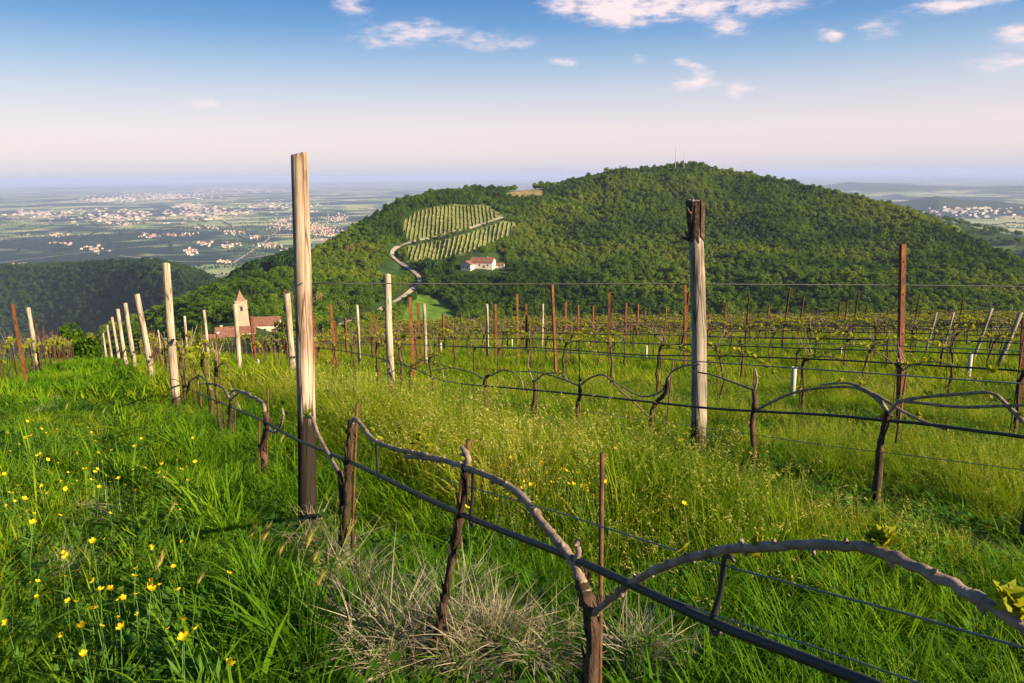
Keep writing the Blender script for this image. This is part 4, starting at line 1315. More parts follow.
# iron stakes
SB, ST = span_px((902.5, 244), (899, 424)); iron_stake(SB, ST, .05, 'tallest rusty iron stake, standing right of the bark collared post', detail=2)
SB, ST = span_px((1024, 318), (1018, 412)); iron_stake(SB, ST, .05, 'rusty iron stake cut by the right edge', detail=2)
SB, ST = span_px((552, 284), (556, 379)); iron_stake(SB, ST, .05, 'rusty iron stake nearest the camera in the middle, left of the collared post', detail=2)
SB, ST = span_px((685, 284), (685, 372)); iron_stake(SB, ST, .05, 'rusty iron stake standing just behind the bark collared post', detail=2)
IS = [(373, 314, 0), (410, 297, .5, 'rusty stake just right of the pale middle post'), (418, 303, 1, 'rusty stake close beside another one, below the hillside lane'), (495, 304, 0), (517, 294, .5, 'rusty stake below the farmhouse, left of the nearest centre stake'), (526, 304, 0), (513, 319, 0), (566, 302, .5), (593, 306, 0), (609, 292, 0, 'rusty stake between the centre stake and the collared post'), (626, 303, 0), (638, 304, 0), (645, 311, 0),
      (620, 314, 0), (632, 312, 0), (600, 318, 0), (313, 315, 0), (331, 304, .5, 'rusty stake right of the tall cracked post'), (335, 321, 0), (282, 320, 0), (251, 316, 0), (323, 330, 0), (689, 292, -5), (749, 295, -1, 'rusty stake right of the collared post, leaning slightly right'), (726, 303, -1), (769, 304, -2), (790, 288, -4, 'rusty stake leaning right, second right of the collared post'), (804, 296, -4), (812, 307, -3), (840, 302, -3), (848, 300, -3),
      (859, 291, -4, 'rusty stake leaning right, left of the tallest iron stake'), (867, 305, -3), (889, 304, -4), (920, 294, -4, 'rusty stake leaning right, just right of the tallest iron stake'), (963, 300, -3, 'rusty stake among grey leaning posts near the right edge'), (711, 312, 0), (738, 315, -1), (780, 313, -3), (826, 312, -3), (878, 314, -4), (905, 312, -4),
      (13, 304, .5, 'leftmost rusty iron stake in the row left of the path'), (35, 319, 0), (43, 327, 0), (52, 331, .5), (57, 337, .5), (61, 341, 0), (1, 340, 0), (450, 322, 0), (478, 318, 0), (540, 322, 0), (578, 305, 0), (666, 308, 0), (443, 313, 0), (345, 318, 0), (298, 322, 0)]
for it in IS:
    px, py, lean = it[:3]; lb = it[3] if len(it) > 3 else None
    Hh = (1.9 if py < 297 else 1.74) if py < 312 else 1.6
    base, top = by_top(px, py, Hh)
    base = base + _r * (math.tan(R(lean)) * Hh); base[2] = float(zg(base[0], base[1]))
    iron_stake(base, top, .05 if px < 70 else (.065 if lb else .08), lb or ('rusty iron stake in the row left of the path' if px < 70 else 'thin rusty iron stake among the far vine rows'), None if lb else ('rusty stakes left of the path' if px < 70 else 'rusty stakes among the far vine rows'))

# cross wire from the tall post to the right
cw = [(302, 283), (400, 283.4), (500, 283.8), (600, 283.6), (697, 284)]
def depth_line(P0, P1, pts):
    """points on the straight plan line P0-P1 (extended), at the seen heights"""
    out = []
    dv = (P1 - P0)[:2]
    nrm = np.array([-dv[1], dv[0]])
    for x, y in pts:
        d = pix_dir(x, y)
        t = (nrm @ P0[:2]) / (nrm @ d[:2])
        out.append(d * t)
    return np.array(out)
W1 = depth_line(T0, Tb, [(260, 284), (302, 283.4), (360, 283.3), (420, 283.5), (500, 284), (560, 284), (630, 283.6), (697, 284)])
W2 = depth_line(Tb, ST * 0 + span_px((902.5, 244), (899, 424))[1], [(697, 284), (760, 284.3), (830, 284.8), (901, 285), (960, 285.6), (1024, 286.5), (1090, 287)])
b = MB(); b.tube(np.concatenate([W1[1:], W2[1:]]), np.linspace(.0035, .0065, len(W1) + len(W2) - 2), 5)
tag(b.build('cross_wire', m_hose), 'taut dark wire strung across from the tall cracked post to the right edge', 'wire')

# ------------------------------------------------------------------ hoses and wires along the rows
def yrange(k):
    ymax = float(np.interp(k, [-1, 0, 1, 3, 7, 12, 30], [37, 38, 40, 50, 66, 74, 76]))
    c = row_c(k)
    return max(.3, c / 1.32 - 1.0) if k >= 0 else 11.0, ymax


def row_curve(k, h, y0=None, y1=None, step=1.5, sag=.02, lift=0):
    a, e = yrange(k)
    a = y0 if y0 is not None else a; e = y1 if y1 is not None else e
    Y = np.arange(a, e, step); X = row_c(k) - TANR * Y
    return np.stack([X, Y, zg(X, Y) + h + sag * fbm(Y * .8 + k * 9, Y * 0 + h * 7, 13, 2)], 1)


hoseA = [(186, 388), (221, 403), (261, 420), (291, 437), (312, 446), (350, 462), (378, 475), (456, 512), (555, 551), (626, 582), (709, 621), (796, 655), (868, 683), (960, 722), (1060, 765)]
pts = cat_rom(rowline(0, hoseA), 5)
_far = row_curve(0, .62, pts[0][1] + 1.5, 37.0)[::-1]
pts = np.concatenate([_far, pts])
b = MB(); b.tube(pts, .0082, 8); hose_a = b.build('drip_hose', m_hose)
tag(hose_a, 'thick black irrigation hose sloping across the foreground under the arched canes', 'hose')
for (x0, y0), (x1, y1) in (((376, 444), (379, 477)), ((473, 470), (472, 521)), ((725, 557), (716, 627))):
    p0, p1 = rowpt(0, x0, y0), rowpt(0, x1, y1)
    b = MB(); tv = (p0 - p1); side = np.array([.47, -.88, 0])
    b.tube([p1 + side * .011 - tv * .02, p1 - tv * .10, p1 - side * .012 - tv * .02, p1 - side * .010 + tv * .06, p1 + tv * .5, p0, p0 + side * .01 + tv * .05, p0 + side * .02 + tv * .01], [.005, .005, .005, .0055, .005, .005, .004, .003], 6)
    b.build('hose_hook', m_hose, hose_a)
hoseB = [(250, 338), (300, 346), (350, 352), (407, 366), (444, 381), (522, 389), (576, 394), (650, 402), (707, 408), (752, 411), (827, 415), (880, 420), (925, 424), (977, 431), (1024, 437), (1100, 449)]
b = MB(); b.tube(cat_rom(rowline(1, hoseB), 4), .0095, 6)
tag(b.build('drip_hose', m_hose), 'black irrigation hose along the row of the bark collared post', 'hose')


ORD = ['', 'second', 'third', 'fourth', 'fifth', 'sixth', 'seventh', 'eighth', 'ninth', 'tenth', 'eleventh', 'twelfth', 'thirteenth', 'fourteenth', 'fifteenth', 'sixteenth', 'seventeenth', 'eighteenth', 'nineteenth', 'twentieth', 'twenty-first', 'twenty-second', 'twenty-third']
for k in [-1] + list(range(2, 14)):
    b = MB(); b.tube(row_curve(k, .66), .010 if k < 4 else .012, 5)
    tag(b.build('drip_hose', m_hose), 'black irrigation hose along the row left of the path' if k < 0 else f'black irrigation hose along the {ORD[k + 1]} vine row counted from the tall post', 'hose')
# wires
wa = rowline(0, [(440, 478), (480, 490), (560, 513), (640, 539), (740, 570), (820, 591), (900, 612), (1024, 648), (1100, 670)])
b = MB(); b.tube(wa, .0016, 5); tag(b.build('trellis_wire', m_wire), 'thin bluish wire just above the foreground hose behind the arched cane', 'wire')
wb = rowline(0, [(560, 556), (640, 588), (720, 617), (800, 642), (922, 684), (1000, 712)])
b = MB(); b.tube(wb, .0014, 5); tag(b.build('trellis_wire', m_wire), 'lower thin wire running close along the foreground hose', 'wire')
wc = rowline(1, [(450, 398), (520, 404), (580, 411), (655, 421), (740, 433), (830, 446), (930, 458), (1024, 470), (1100, 480)])
b = MB(); b.tube(wc, .0022, 5); tag(b.build('trellis_wire', m_wire), 'low thin wire below the hose in the row of the bark collared post', 'wire')
for k in range(1, 9):
    b = MB(); b.tube(row_curve(k, .84, step=3), .0035 + .0006 * k, 4)
    tag(b.build('trellis_wire', m_wire), f'thin upper wire carrying the canes of the {ORD[k + 1] or "second"} vine row counted from the tall post', 'wire')

# ------------------------------------------------------------------ vines
def vine_leaf(C, D, Up, s):
    """a lobed leaf: centre fan; C stalk end, D direction, s length"""
    D = D / np.linalg.norm(D); Sd = np.cross(D, Up); Sd /= np.linalg.norm(Sd) + 1e-9; Nn = np.cross(Sd, D)
    prof = [(0, 0), (.10, .30), (-.05, .48), (.30, .50), (.42, .62), (.60, .38), (1.0, 0), (.60, -.38), (.42, -.62), (.30, -.50), (-.05, -.48), (.10, -.30)]
    V = [C + D * (.42 * s) - Nn * (.10 * s)]
    for u, v in prof: V.append(C + D * (u * s) + Sd * (v * s) + Nn * (abs(v) * .35 * s))
    n = len(prof)
    return V, [(0, 1 + i, 1 + (i + 1) % n) for i in range(n)]


def sprout(mb, P, size, n, up=None):
    up = np.array([0, 0, 1.0]) if up is None else up
    for i in range(n):
        a = rng.uniform(0, 6.28)
        D = np.array([math.cos(a), math.sin(a), rng.uniform(.2, 1.3)])
        V, Fs = vine_leaf(np.asarray(P) + np.array([0, 0, size * .35 * i / n + .003]), D, up + rng.normal(0, .5, 3), size * rng.uniform(.35, .85))
        mb.add(V, Fs)


def knobby(n, r0, r1, k=.25):
    r = np.linspace(r0, r1, n)
    return r * (1 + rng.normal(0, k * .4, n))


# five kinds of generic vine, row along local x
def vine_kind(seed, leafy, lod=0):
    global rng
    keep, rng = rng, np.random.default_rng(seed)
    hh = rng.uniform(.62, .76)
    tx, ty = rng.normal(0, .035, 2)
    zt = np.linspace(-.12, hh, 8)
    T = np.stack([tx * np.sin(zt * 4) + rng.normal(0, .008, 8), ty * np.sin(zt * 3 + 1) + rng.normal(0, .008, 8), zt], 1)
    mt = MB(); mt.tube(T, knobby(8, .020, .016, .5), 7 if not lod else 5)
    head = T[-1]
    mt.tube([head - [0, 0, .03], head + [.03, .0, .05], head + [.075, .01, .07]], [.018, .016, .010], 6)
    mc = MB(); canes = []
    for sgn in ((1, -1) if rng.uniform() < .55 else (1,)):
        ln = rng.uniform(.75, 1.15) * sgn; top = rng.uniform(.08, .24)
        u = np.linspace(0, 1, 12)
        C = np.stack([head[0] + ln * u, head[1] + rng.normal(0, .01, 12) + .02 * np.sin(u * 5), head[2] + top * np.sin(math.pi * np.minimum(1, u * 1.05)) ** .8 - .06 * u], 1)
        mc.tube(C, np.linspace(.0082, .0042, 12) * (1 + rng.normal(0, .06, 12)), 6 if not lod else 4); canes.append(C)
    for _q in range(int(rng.integers(1, 4))):
        mc.tube([head, head + [rng.normal(0, .08), .02, .12], head + [rng.normal(0, .16), rng.normal(0, .05), rng.uniform(.2, .42)]], [.008, .006, .003], 5)
    ml = MB()
    for C in canes:
        for i in range(1, 12):
            if rng.uniform() < (.97 if leafy else .75): sprout(ml, C[i] + [0, 0, .005], rng.uniform(.045, .08) * (1.25 if leafy else .95), int(rng.integers(3, 6)))
    sprout(ml, head + [0, 0, .05], .07, 4)
    mr = MB(); rx = rng.normal(0, .03)
    mr.tube([(rx, .03, -.2), (rx + rng.normal(0, .04), .032, hh + rng.uniform(.15, .5))], .0055 if not lod else .007, 5)
    rng = keep
    return mt.mesh('vine_trunk', m_bark), mc.mesh('vine_cane', m_cane), ml.mesh('vine_leaves', m_vleaf, smooth=False), mr.mesh('vine_rod', m_rod)


VK = [vine_kind(500 + i, i % 2) for i in range(6)]
rowdir = math.atan2(1, -TANR)


def place_vine(k, Y, kind, label, group, s=1.0):
    X = row_c(k) - TANR * Y
    e = empty('grapevine', (X, Y, float(zg(X, Y))), rowdir + (math.pi if rng.uniform() < .5 else 0) + rng.normal(0, .05))
    e.scale = (s, s, s)
    t, c, l, r = VK[kind]
    link('trunk', t, e); link('cane', c, e); link('leaves', l, e); link('support_rod', r, e)
    return tag(e, label, 'grapevine', group)


rowA_hand = []
cand = []
for k in range(-1, 22):
    a, e_ = yrange(k)
    Y = a + .4
    while Y < e_:
        cand.append((k, Y)); Y += rng.uniform(.95, 1.25) * (.78 if k > 3 else 1)
# the traced vines fill the near part of the first two rows
cand = [(k, Y) for k, Y in cand if not (k == 0 and Y < 6.4) and not (k == 1 and Y < 9.4)]
cp_ = np.array([(row_c(k) - TANR * Y, Y, float(zg(row_c(k) - TANR * Y, Y)) + .8) for k, Y in cand])
vx, vy, vz = project(cp_)
vis = (vx > -30) & (vx < 1055)
order = [i for i in np.argsort(vz) if vis[i]]
for j, i in enumerate(order[:285]):
    k, Y = cand[i]
    lb = 'budding grapevine with bright young leaves in the row left of the path' if k < 0 else ('budding grapevine beyond the leaning post in the row of the tall post' if k == 0 else f'budding grapevine tied along the {ORD[k + 1]} vine row counted from the tall post')
    place_vine(k, Y, int(rng.integers(0, 6)) if k >= 0 else int(rng.choice([1, 3, 5])), lb, 'grapevines of the row left of the path' if k < 0 else ('far grapevines of the tall post row' if k == 0 else f'grapevines of the {ORD[k + 1]} row'), rng.uniform(.92, 1.1))
far_kinds = []
for i in range(3):
    t, c, l, r = vine_kind(540 + i, 1, 1)
    bm_all = MB()
    for mi, mm in enumerate((t, c, l, r)):
        V = np.array([v.co[:] for v in mm.vertices]); bm_all.add(V, [list(p.vertices) for p in mm.polygons], mi)
    far_kinds.append(bm_all.mesh('far_vine', [m_bark, m_cane, m_vleaf, m_rod], smooth=False))
fi = order[285:]
fp = cp_[fi] - [0, 0, .8]
nf = len(fi)
fs = rng.uniform(1.0, 1.3, nf)
scatter('far_vines', fp, np.stack([np.zeros(nf), np.zeros(nf), rowdir + rng.normal(0, .08, nf)], 1), np.stack([fs, fs * 1.2, fs * 1.1], 1), rng.integers(0, 3, nf), far_kinds, 'far rows of budding vines blending into one band')

# ---- traced vines
def traced_vine(k, label, trunk, canes, rods=(), sprouts=(), ties=(), trunk_r=(.02, .017), off=0.0, to_ground=True):
    e = empty('grapevine')
    P = rowline(k, trunk)
    P = cat_rom(P, 4) if len(P) > 2 else P
    if to_ground:
        g = P[-1].copy(); g[2] = min(g[2], float(zg(g[0], g[1])) - .05)
        if P[-1][2] - g[2] > .01: P = np.concatenate([P, [g + (P[-1] - g) * .5 + rng.normal(0, .006, 3) * [1, 1, 0]], [g]])
    base = P[-1].copy()
    e.location = base
    P = P[::-1] - base
    b = MB(); b.tube(P, knobby(len(P), trunk_r[0], trunk_r[1], .35), 9, noise=.08); 
    if k == 0:
        for q in range(26):
            i = int(rng.integers(1, len(P) - 2)); a = rng.uniform(0, 6.28); o_ = np.array([math.cos(a), math.sin(a), 0]) * trunk_r[0] * rng.uniform(.9, 1.12)
            l = rng.uniform(.03, .09); out = np.array([math.cos(a), math.sin(a), 0]) * rng.uniform(.0, .012)
            b.tube([P[i] + o_ - [0, 0, l * .5], P[i] + o_ * 1.03, P[i] + o_ + [0, 0, l * .5] + out], [.002, .0034, .001], 4)
    b.build('trunk', m_bark, e)
    for pts, r0, r1 in canes:
        C = cat_rom(rowline(k, pts), 7) - base
        n = len(C); r = np.linspace(r0, r1, n)
        if k == 0: C = C + rng.normal(0, .0008, (n, 3)); r = r * (1 + rng.normal(0, .035, n))
        for q in range(3, n, 7): r[q] *= 1.22          # nodes
        b = MB(); b.tube(C, r, 9, noise=.02)
        if k == 0:
            step = np.linalg.norm(np.diff(C, axis=0), axis=1); acc = 0.0; sd_ = 1
            for q in range(1, n - 1):
                acc += step[q - 1]
                if acc > .055:
                    acc = 0; sd_ = -sd_
                    Tq = (C[q + 1] - C[q - 1]); Tq /= np.linalg.norm(Tq)
                    upv = np.cross(np.cross(Tq, [0, 0, 1.0]), Tq); upv /= np.linalg.norm(upv) + 1e-9
                    dv = upv * (.9 if sd_ > 0 else -.7) + Tq * .6 + np.array([-.2, -.35, 0]); dv /= np.linalg.norm(dv)
                    L_ = rng.uniform(.006, .013)
                    b.tube([C[q], C[q] + dv * (r[q] * .9), C[q] + dv * (r[q] + L_ * .55), C[q] + dv * (r[q] + L_)], [r[q] * .8, r[q] * .62, r[q] * .5, r[q] * .12], 6)
                    b.tube([C[q] - Tq * r[q] * .8, C[q], C[q] + Tq * r[q] * .8], [r[q] * 1.0, r[q] * 1.12, r[q] * 1.0], 9, cap=False, noise=.05)
        b.build('cane', m_cane, e)
    for pts, r0 in rods:
        C = rowline(k, pts); C = np.concatenate([C, [C[-1] + (C[-1] - C[0]) / np.linalg.norm(C[-1] - C[0]) * .12]]) - base + np.array([.02, .02, 0])
        b = MB(); b.tube(C, r0, 6); b.build('support_rod', m_rod, e)
    if sprouts:
        b = MB()
        for x, y, s, n in sprouts:
            sprout(b, rowpt(k, x, y) - base, s * (.66 if k == 0 else 1), int(n * (2.2 if k == 0 else 1.3)))
        b.build('leaves', m_vleaf, e, smooth=False)
    for x, y in ties:
        c = rowpt(k, x, y) - base; b = MB(); b.tube([c + [.03, -.02, -.012], c + [.0, -.035, .0], c + [-.03, -.01, .012]], [.008, .014, .007], 6); b.build('plant_tie', m_tie, e)
    return tag(e, label, 'grapevine')


traced_vine(0, 'grapevine with a long cane arching over the foreground hose to the right edge',
            [(578, 572), (584, 590), (592, 612), (593, 640), (591, 683), (590, 715)],
            [([(586, 628), (592, 616), (608, 602), (640, 578), (680, 561), (715, 552), (742, 548), (800, 545), (850, 546), (880, 552), (920, 568), (960, 588), (1000, 612), (1030, 632), (1080, 668)], .0074, .0062),
             ([(588, 600), (582, 582), (576, 566), (565, 550), (545, 526), (525, 500), (505, 484), (480, 473), (450, 462), (425, 458), (405, 456)], .0115, .0062),
             ([(576, 566), (579, 552), (578, 541)], .008, .006), ([(742, 548), (741, 540)], .006, .004)],
            [([(593, 457), (591, 690)], .0052)],
            [(683, 554, .038, 4), (756, 550, .034, 5), (752, 560, .03, 4), (880, 548, .042, 6), (872, 545, .035, 4), (886, 540, .03, 4), (1011, 612, .05, 6), (1020, 622, .04, 4), (534, 506, .02, 3), (505, 482, .022, 3), (576, 540, .015, 2), (648, 572, .012, 2), (612, 596, .012, 2)], trunk_r=(.0150, .0125))
traced_vine(0, 'grapevine just right of the tall cracked post, its grey cane reaching right to meet another',
            [(351, 421), (350, 440), (348, 470), (347, 505), (343, 535), (336, 575)],
            [([(350, 428), (355, 419), (362, 426), (374, 440), (395, 449), (415, 453), (432, 457), (448, 462)], .0095, .0055)],
            [([(351, 405), (347, 530)], .006)],
            [(372, 432, .035, 3), (380, 441, .03, 3), (415, 447, .055, 5), (421, 440, .05, 5), (428, 452, .045, 4), (352, 416, .03, 3), (363, 424, .022, 3)], trunk_r=(.0175, .015))
traced_vine(0, 'short vine stub on a leaning rusty rod left of the long arched cane',
            [(465, 466), (466, 480), (463, 503), (456, 540), (447, 585), (436, 640)],
            [([(465, 468), (468, 458), (462, 447)], .010, .006)],
            [([(461, 443), (430, 645)], .0075)], [(463, 462, .02, 3), (470, 470, .02, 2)], trunk_r=(.012, .010))
traced_vine(0, 'gnarled grapevine left of the tall post with a green tie on its trunk',
            [(266, 412), (267, 428), (262, 446), (264, 465), (257, 490), (255, 520)],
            [([(266, 425), (263, 404), (250, 396), (236, 390), (230, 394)], .012, .008), ([(266, 428), (276, 432), (283, 418), (282, 408)], .010, .006)],
            [([(264, 389), (263, 520)], .006), ([(256, 420), (254, 512)], .006)],
            [(283, 405, .04, 4), (275, 408, .035, 4), (252, 392, .04, 4), (240, 388, .045, 4), (268, 415, .04, 4), (286, 415, .04, 3)], [(255, 472)], (.021, .018))
traced_vine(0, 'dark slim grapevine farther left of the tall post beside a thin rod',
            [(231, 397), (230, 420), (231, 445), (229, 478)],
            [([(231, 402), (224, 389), (214, 384), (200, 384)], .012, .007), ([(231, 400), (240, 392), (250, 394)], .009, .006)],
            [([(233, 388), (230, 490)], .005)],
            [(215, 380, .05, 4), (232, 392, .05, 5), (224, 385, .05, 4), (205, 381, .04, 4)], (), (.021, .017))
traced_vine(0, 'tangled grapevine at the foot of the leaning post',
            [(190, 380), (187, 395), (186, 412), (184, 432)],
            [([(190, 382), (198, 376), (206, 380), (212, 390)], .012, .007), ([(188, 386), (183, 377), (178, 374)], .011, .006)],
            [([(192, 370), (189, 432)], .005)],
            [(200, 374, .06, 5), (190, 376, .06, 5), (182, 374, .06, 4), (207, 380, .05, 4)], (), (.022, .018))
# cane tied to the tall post
ce = empty('grapevine', tuple(A0 + np.array([.1, -.1, 0])))
C = cat_rom(rowline(0, [(308, 416), (314, 418), (320, 434), (331, 455), (342, 474)]), 5) - np.array(ce.location)
C = C - _f * .03
b = MB(); b.tube(C, np.linspace(.0085, .010, len(C)), 8); b.build('cane', m_cane, ce)
b = MB(); g0 = np.array([.12, .06, -.1]); b.tube([g0, g0 + [.0, .0, .25], C[-1] + [0, 0, -.12], C[-1] + [0, 0, .02]], [.016, .014, .013, .012], 8, noise=.08); b.build('trunk', m_bark, ce)
b = MB(); sprout(b, C[1], .045, 5); sprout(b, C[2] + [.01, 0, .02], .035, 4); b.build('leaves', m_vleaf, ce, smooth=False)
tag(ce, 'thin young vine tied against the right side of the tall cracked post', 'grapevine')

# row of the collared post
traced_vine(1, 'grapevine right of the bark collared post with arched canes on both sides',
            [(754, 389), (755, 405), (752, 425), (754, 450), (752, 468)],
            [([(754, 390), (735, 383), (712, 375), (690, 371)], .009, .005), ([(755, 411), (772, 402), (790, 394), (812, 389), (835, 387), (856, 388), (872, 396), (884, 408), (892, 416)], .0095, .0055), ([(754, 392), (757, 380), (755, 368)], .009, .005)],
            [([(752, 372), (753, 470)], .006)], [(720, 376, .04, 4), (772, 400, .04, 4), (800, 390, .045, 4), (757, 380, .04, 4), (840, 384, .04, 4)], (), (.021, .017))
traced_vine(1, 'dark forked grapevine left of the tallest iron stake, with several long grey canes',
            [(889, 412), (886, 422), (881, 442), (879, 465), (876, 492)],
            [([(889, 414), (878, 398), (862, 388), (845, 383), (820, 385)], .011, .006), ([(889, 414), (900, 402), (925, 397), (962, 394), (990, 393), (1006, 404), (1024, 421), (1040, 436)], .010, .006), ([(857, 388), (878, 396), (902, 411), (925, 422), (948, 430)], .010, .007),
             ([(896, 400), (920, 403), (960, 407), (1000, 406), (1030, 405)], .009, .007), ([(886, 420), (880, 416), (874, 420)], .008, .005)],
            [([(905, 372), (897, 424)], .006)], [(884, 418, .05, 4), (918, 418, .045, 4), (993, 374, .05, 4), (928, 395, .04, 3), (900, 400, .04, 4), (862, 386, .04, 3)], (), (.0235, .019))
traced_vine(1, 'crooked grapevine left of the bark collared post leaning into the row',
            [(668, 378), (666, 392), (657, 402), (652, 412), (650, 433)],
            [([(668, 380), (660, 392), (640, 396), (612, 380)], .0095, .005), ([(667, 382), (672, 372), (684, 366), (700, 364)], .011, .006)],
            [([(671, 362), (664, 430)], .006)], [(668, 372, .05, 5), (680, 366, .045, 4), (640, 392, .045, 4), (664, 388, .04, 4)], (), (.020, .016))
traced_vine(1, 'grapevine in the middle of the collared post row, its cane sloping down to the right',
            [(579, 384), (580, 394), (577, 408), (579, 428)],
            [([(579, 386), (592, 377), (606, 376), (622, 392), (640, 408), (650, 418)], .0095, .0055), ([(579, 386), (560, 378), (535, 372), (512, 372)], .009, .005)],
            [([(577, 340), (578, 430)], .006)], [(590, 376, .05, 4), (560, 376, .045, 4), (580, 382, .05, 5), (530, 371, .045, 4)], (), (.020, .016))
traced_vine(1, 'hooked grapevine stump left of the nearest centre stake',
            [(490, 375), (486, 378), (484, 388), (486, 402)],
            [([(490, 376), (505, 370), (520, 378), (524, 392)], .0095, .005), ([(486, 380), (470, 372), (450, 368), (432, 371)], .010, .006)],
            [([(484, 355), (486, 402)], .006)], [(505, 370, .05, 4), (470, 371, .05, 4), (450, 368, .05, 4), (490, 373, .04, 4)], (), (.020, .016))
traced_vine(1, 'small grapevine beside the pale middle post in the collared post row',
            [(412, 364), (410, 374), (411, 390)],
            [([(412, 366), (425, 360), (440, 366), (444, 380)], .0095, .005), ([(411, 368), (396, 360), (380, 362)], .010, .006)],
            [([(413, 345), (411, 392)], .006)], [(420, 361, .06, 4), (400, 361, .06, 4), (436, 364, .05, 4), (412, 363, .05, 4)], (), (.020, .016))
traced_vine(1, 'grapevine with two thin upright shoots between the hooked stump and the middle vine',
            [(534, 380), (535, 392), (533, 412)],
            [([(534, 382), (545, 374), (562, 374), (570, 385)], .009, .005), ([(534, 384), (528, 366), (530, 350)], .008, .004)],
            [([(537, 352), (535, 412)], .006)], [(545, 373, .055, 4), (530, 352, .05, 4), (560, 373, .05, 4)], (), (.019, .015))
traced_vine(1, 'last grapevine cut by the right edge in the collared post row',
            [(1036, 430), (1032, 450), (1034, 475), (1030, 505)],
            [([(1036, 432), (1022, 420), (1004, 402), (996, 394)], .013, .009)], (), [(1020, 418, .045, 4)], (), (.021, .018))

# white shelter tubes round young vines
for (px, py0, py1, lb) in [(792, 366, 401, 'white plastic tube round a young vine in the row behind the collared post'), (967, 352, 386, 'white plastic tube right of the tallest iron stake'), (646, 345, 362, 'small white tube left of the bark collared post'), (216, 351, 363, None), (254, 349, 362, None), (259, 359, 374, 'pale tube in the grass left of the tall post\'s foot'), (311, 350, 363, 'pale tube right of the tall post among the grass'), (224, 354, 362, None), (441, 342, 354, None), (360, 346, 357, None), (512, 338, 350, None), (840, 345, 358, None)]:
    B_, T_ = span_px((px, py0), (px, py1))
    B_[2] = float(zg(B_[0], B_[1]))
    b = MB(); hh = float(np.linalg.norm(T_ - B_)); rr_ = .034
    b.tube([(0, 0, -.05), (0, 0, hh * .5), (0, 0, hh)], [rr_, rr_ * .97, rr_], 10, cap=False)
    o = b.build('grow_tube', m_tube); o.location = B_
    sd = o.modifiers.new('thick', 'SOLIDIFY'); sd.thickness = .004
    tag(o, lb or 'small white grow tube low in the far vine rows', 'grow tube', None if lb else 'small white grow tubes in the far rows')

# shrubs at the end of the rows
for px, py, rg, s, lb in [(76, 362, 44, .26, 'rounded green shrub at the end of the grass path'), (62, 358, 46, .20, 'smaller shrub behind the row left of the path'), (90, 366, 43, .18, 'low leafy shrub touching the end of the tall post row')]:
    p = px_at_range(px, py, rg); p[2] = float(zg(p[0], p[1])) - .3
    tree('shrub', TREES[2], p, s, lb, 'shrub')

# ------------------------------------------------------------------ grass
def strips(name, spines, widths, sides, mat):
    """spines (n,k,3), widths (n,k), sides (n,3): ribbons with shared vertices"""
    n, k = spines.shape[:2]
    V = np.stack([spines - sides[:, None] * widths[..., None], spines + sides[:, None] * widths[..., None]], 2).reshape(-1, 3)
    base = (np.arange(n) * k * 2)[:, None]
    j = np.arange(k - 1)[None] * 2
    q = np.stack([base + j, base + j + 1, base + j + 3, base + j + 2], -1).reshape(-1, 4)
    return V, q


def np_mesh(name, parts):
    """parts: list of (V, quads, mat)"""
    me = bpy.data.meshes.new(name)
    off = 0; Vs, Qs, Ms, mats = [], [], [], []
    for V, q, m_ in parts:
        if m_ not in mats: mats.append(m_)
        Vs.append(V); Qs.append(q + off); Ms.append(np.full(len(q), mats.index(m_))); off += len(V)
    V = np.concatenate(Vs); q = np.concatenate(Qs); M = np.concatenate(Ms)
    me.vertices.add(len(V)); me.vertices.foreach_set('co', V.astype(np.float32).ravel())
    me.loops.add(q.size); me.loops.foreach_set('vertex_index', q.astype(np.int32).ravel())
    me.polygons.add(len(q)); me.polygons.foreach_set('loop_start', np.arange(0, q.size, 4, dtype=np.int32))
    for m_ in mats: me.materials.append(m_)
    me.polygons.foreach_set('material_index', M.astype(np.int32))
    me.polygons.foreach_set('use_smooth', np.ones(len(q), bool))
    me.update(calc_edges=True)
    return me


def blades(n, rad, h, w, lean, curve, k=5, hvar=.45, wind=(0, 0)):
    a = rng.uniform(0, 6.28, n); r = rad * np.sqrt(rng.uniform(0, 1, n))
    B = np.stack([np.cos(a) * r, np.sin(a) * r, np.full(n, -.02)], 1)
    hh = h * rng.uniform(1 - hvar, 1.1, n)
    la = a + rng.normal(0, .9, n)
    D = np.stack([np.cos(la), np.sin(la)], 1) * np.abs(rng.normal(lean, lean * .5, n))[:, None] + np.array(wind)
    cv = np.abs(rng.normal(curve, curve * .6, n))
    t = np.linspace(0, 1, k)
    S = np.zeros((n, k, 3))
    ex = (D[:, None, :] * t[None, :, None] + np.stack([np.cos(la), np.sin(la)], 1)[:, None, :] * (cv[:, None] * t[None] ** 2.4)[..., None])
    S[..., :2] = B[:, None, :2] + ex * hh[:, None, None]
    S[..., 2] = B[:, None, 2] + hh[:, None] * (t[None] - cv[:, None] * .55 * t[None] ** 3)
    wd = w * rng.uniform(.6, 1.25, n)[:, None] * np.array([.75, 1.0, .92, .62, .06] if k == 5 else [.85, 1, .7, .08])[None]
    sa = la + math.pi / 2 + rng.normal(0, .5, n)
    side = np.stack([np.cos(sa), np.sin(sa), np.zeros(n)], 1)
    return S, wd, side


def tuft(n, rad, h, w, lean, curve, mat, **kw):
    S, wd, sd_ = blades(n, rad, h, w, lean, curve, **kw)
    V, q = strips('', S, wd, sd_, mat)
    return (V, q, mat)


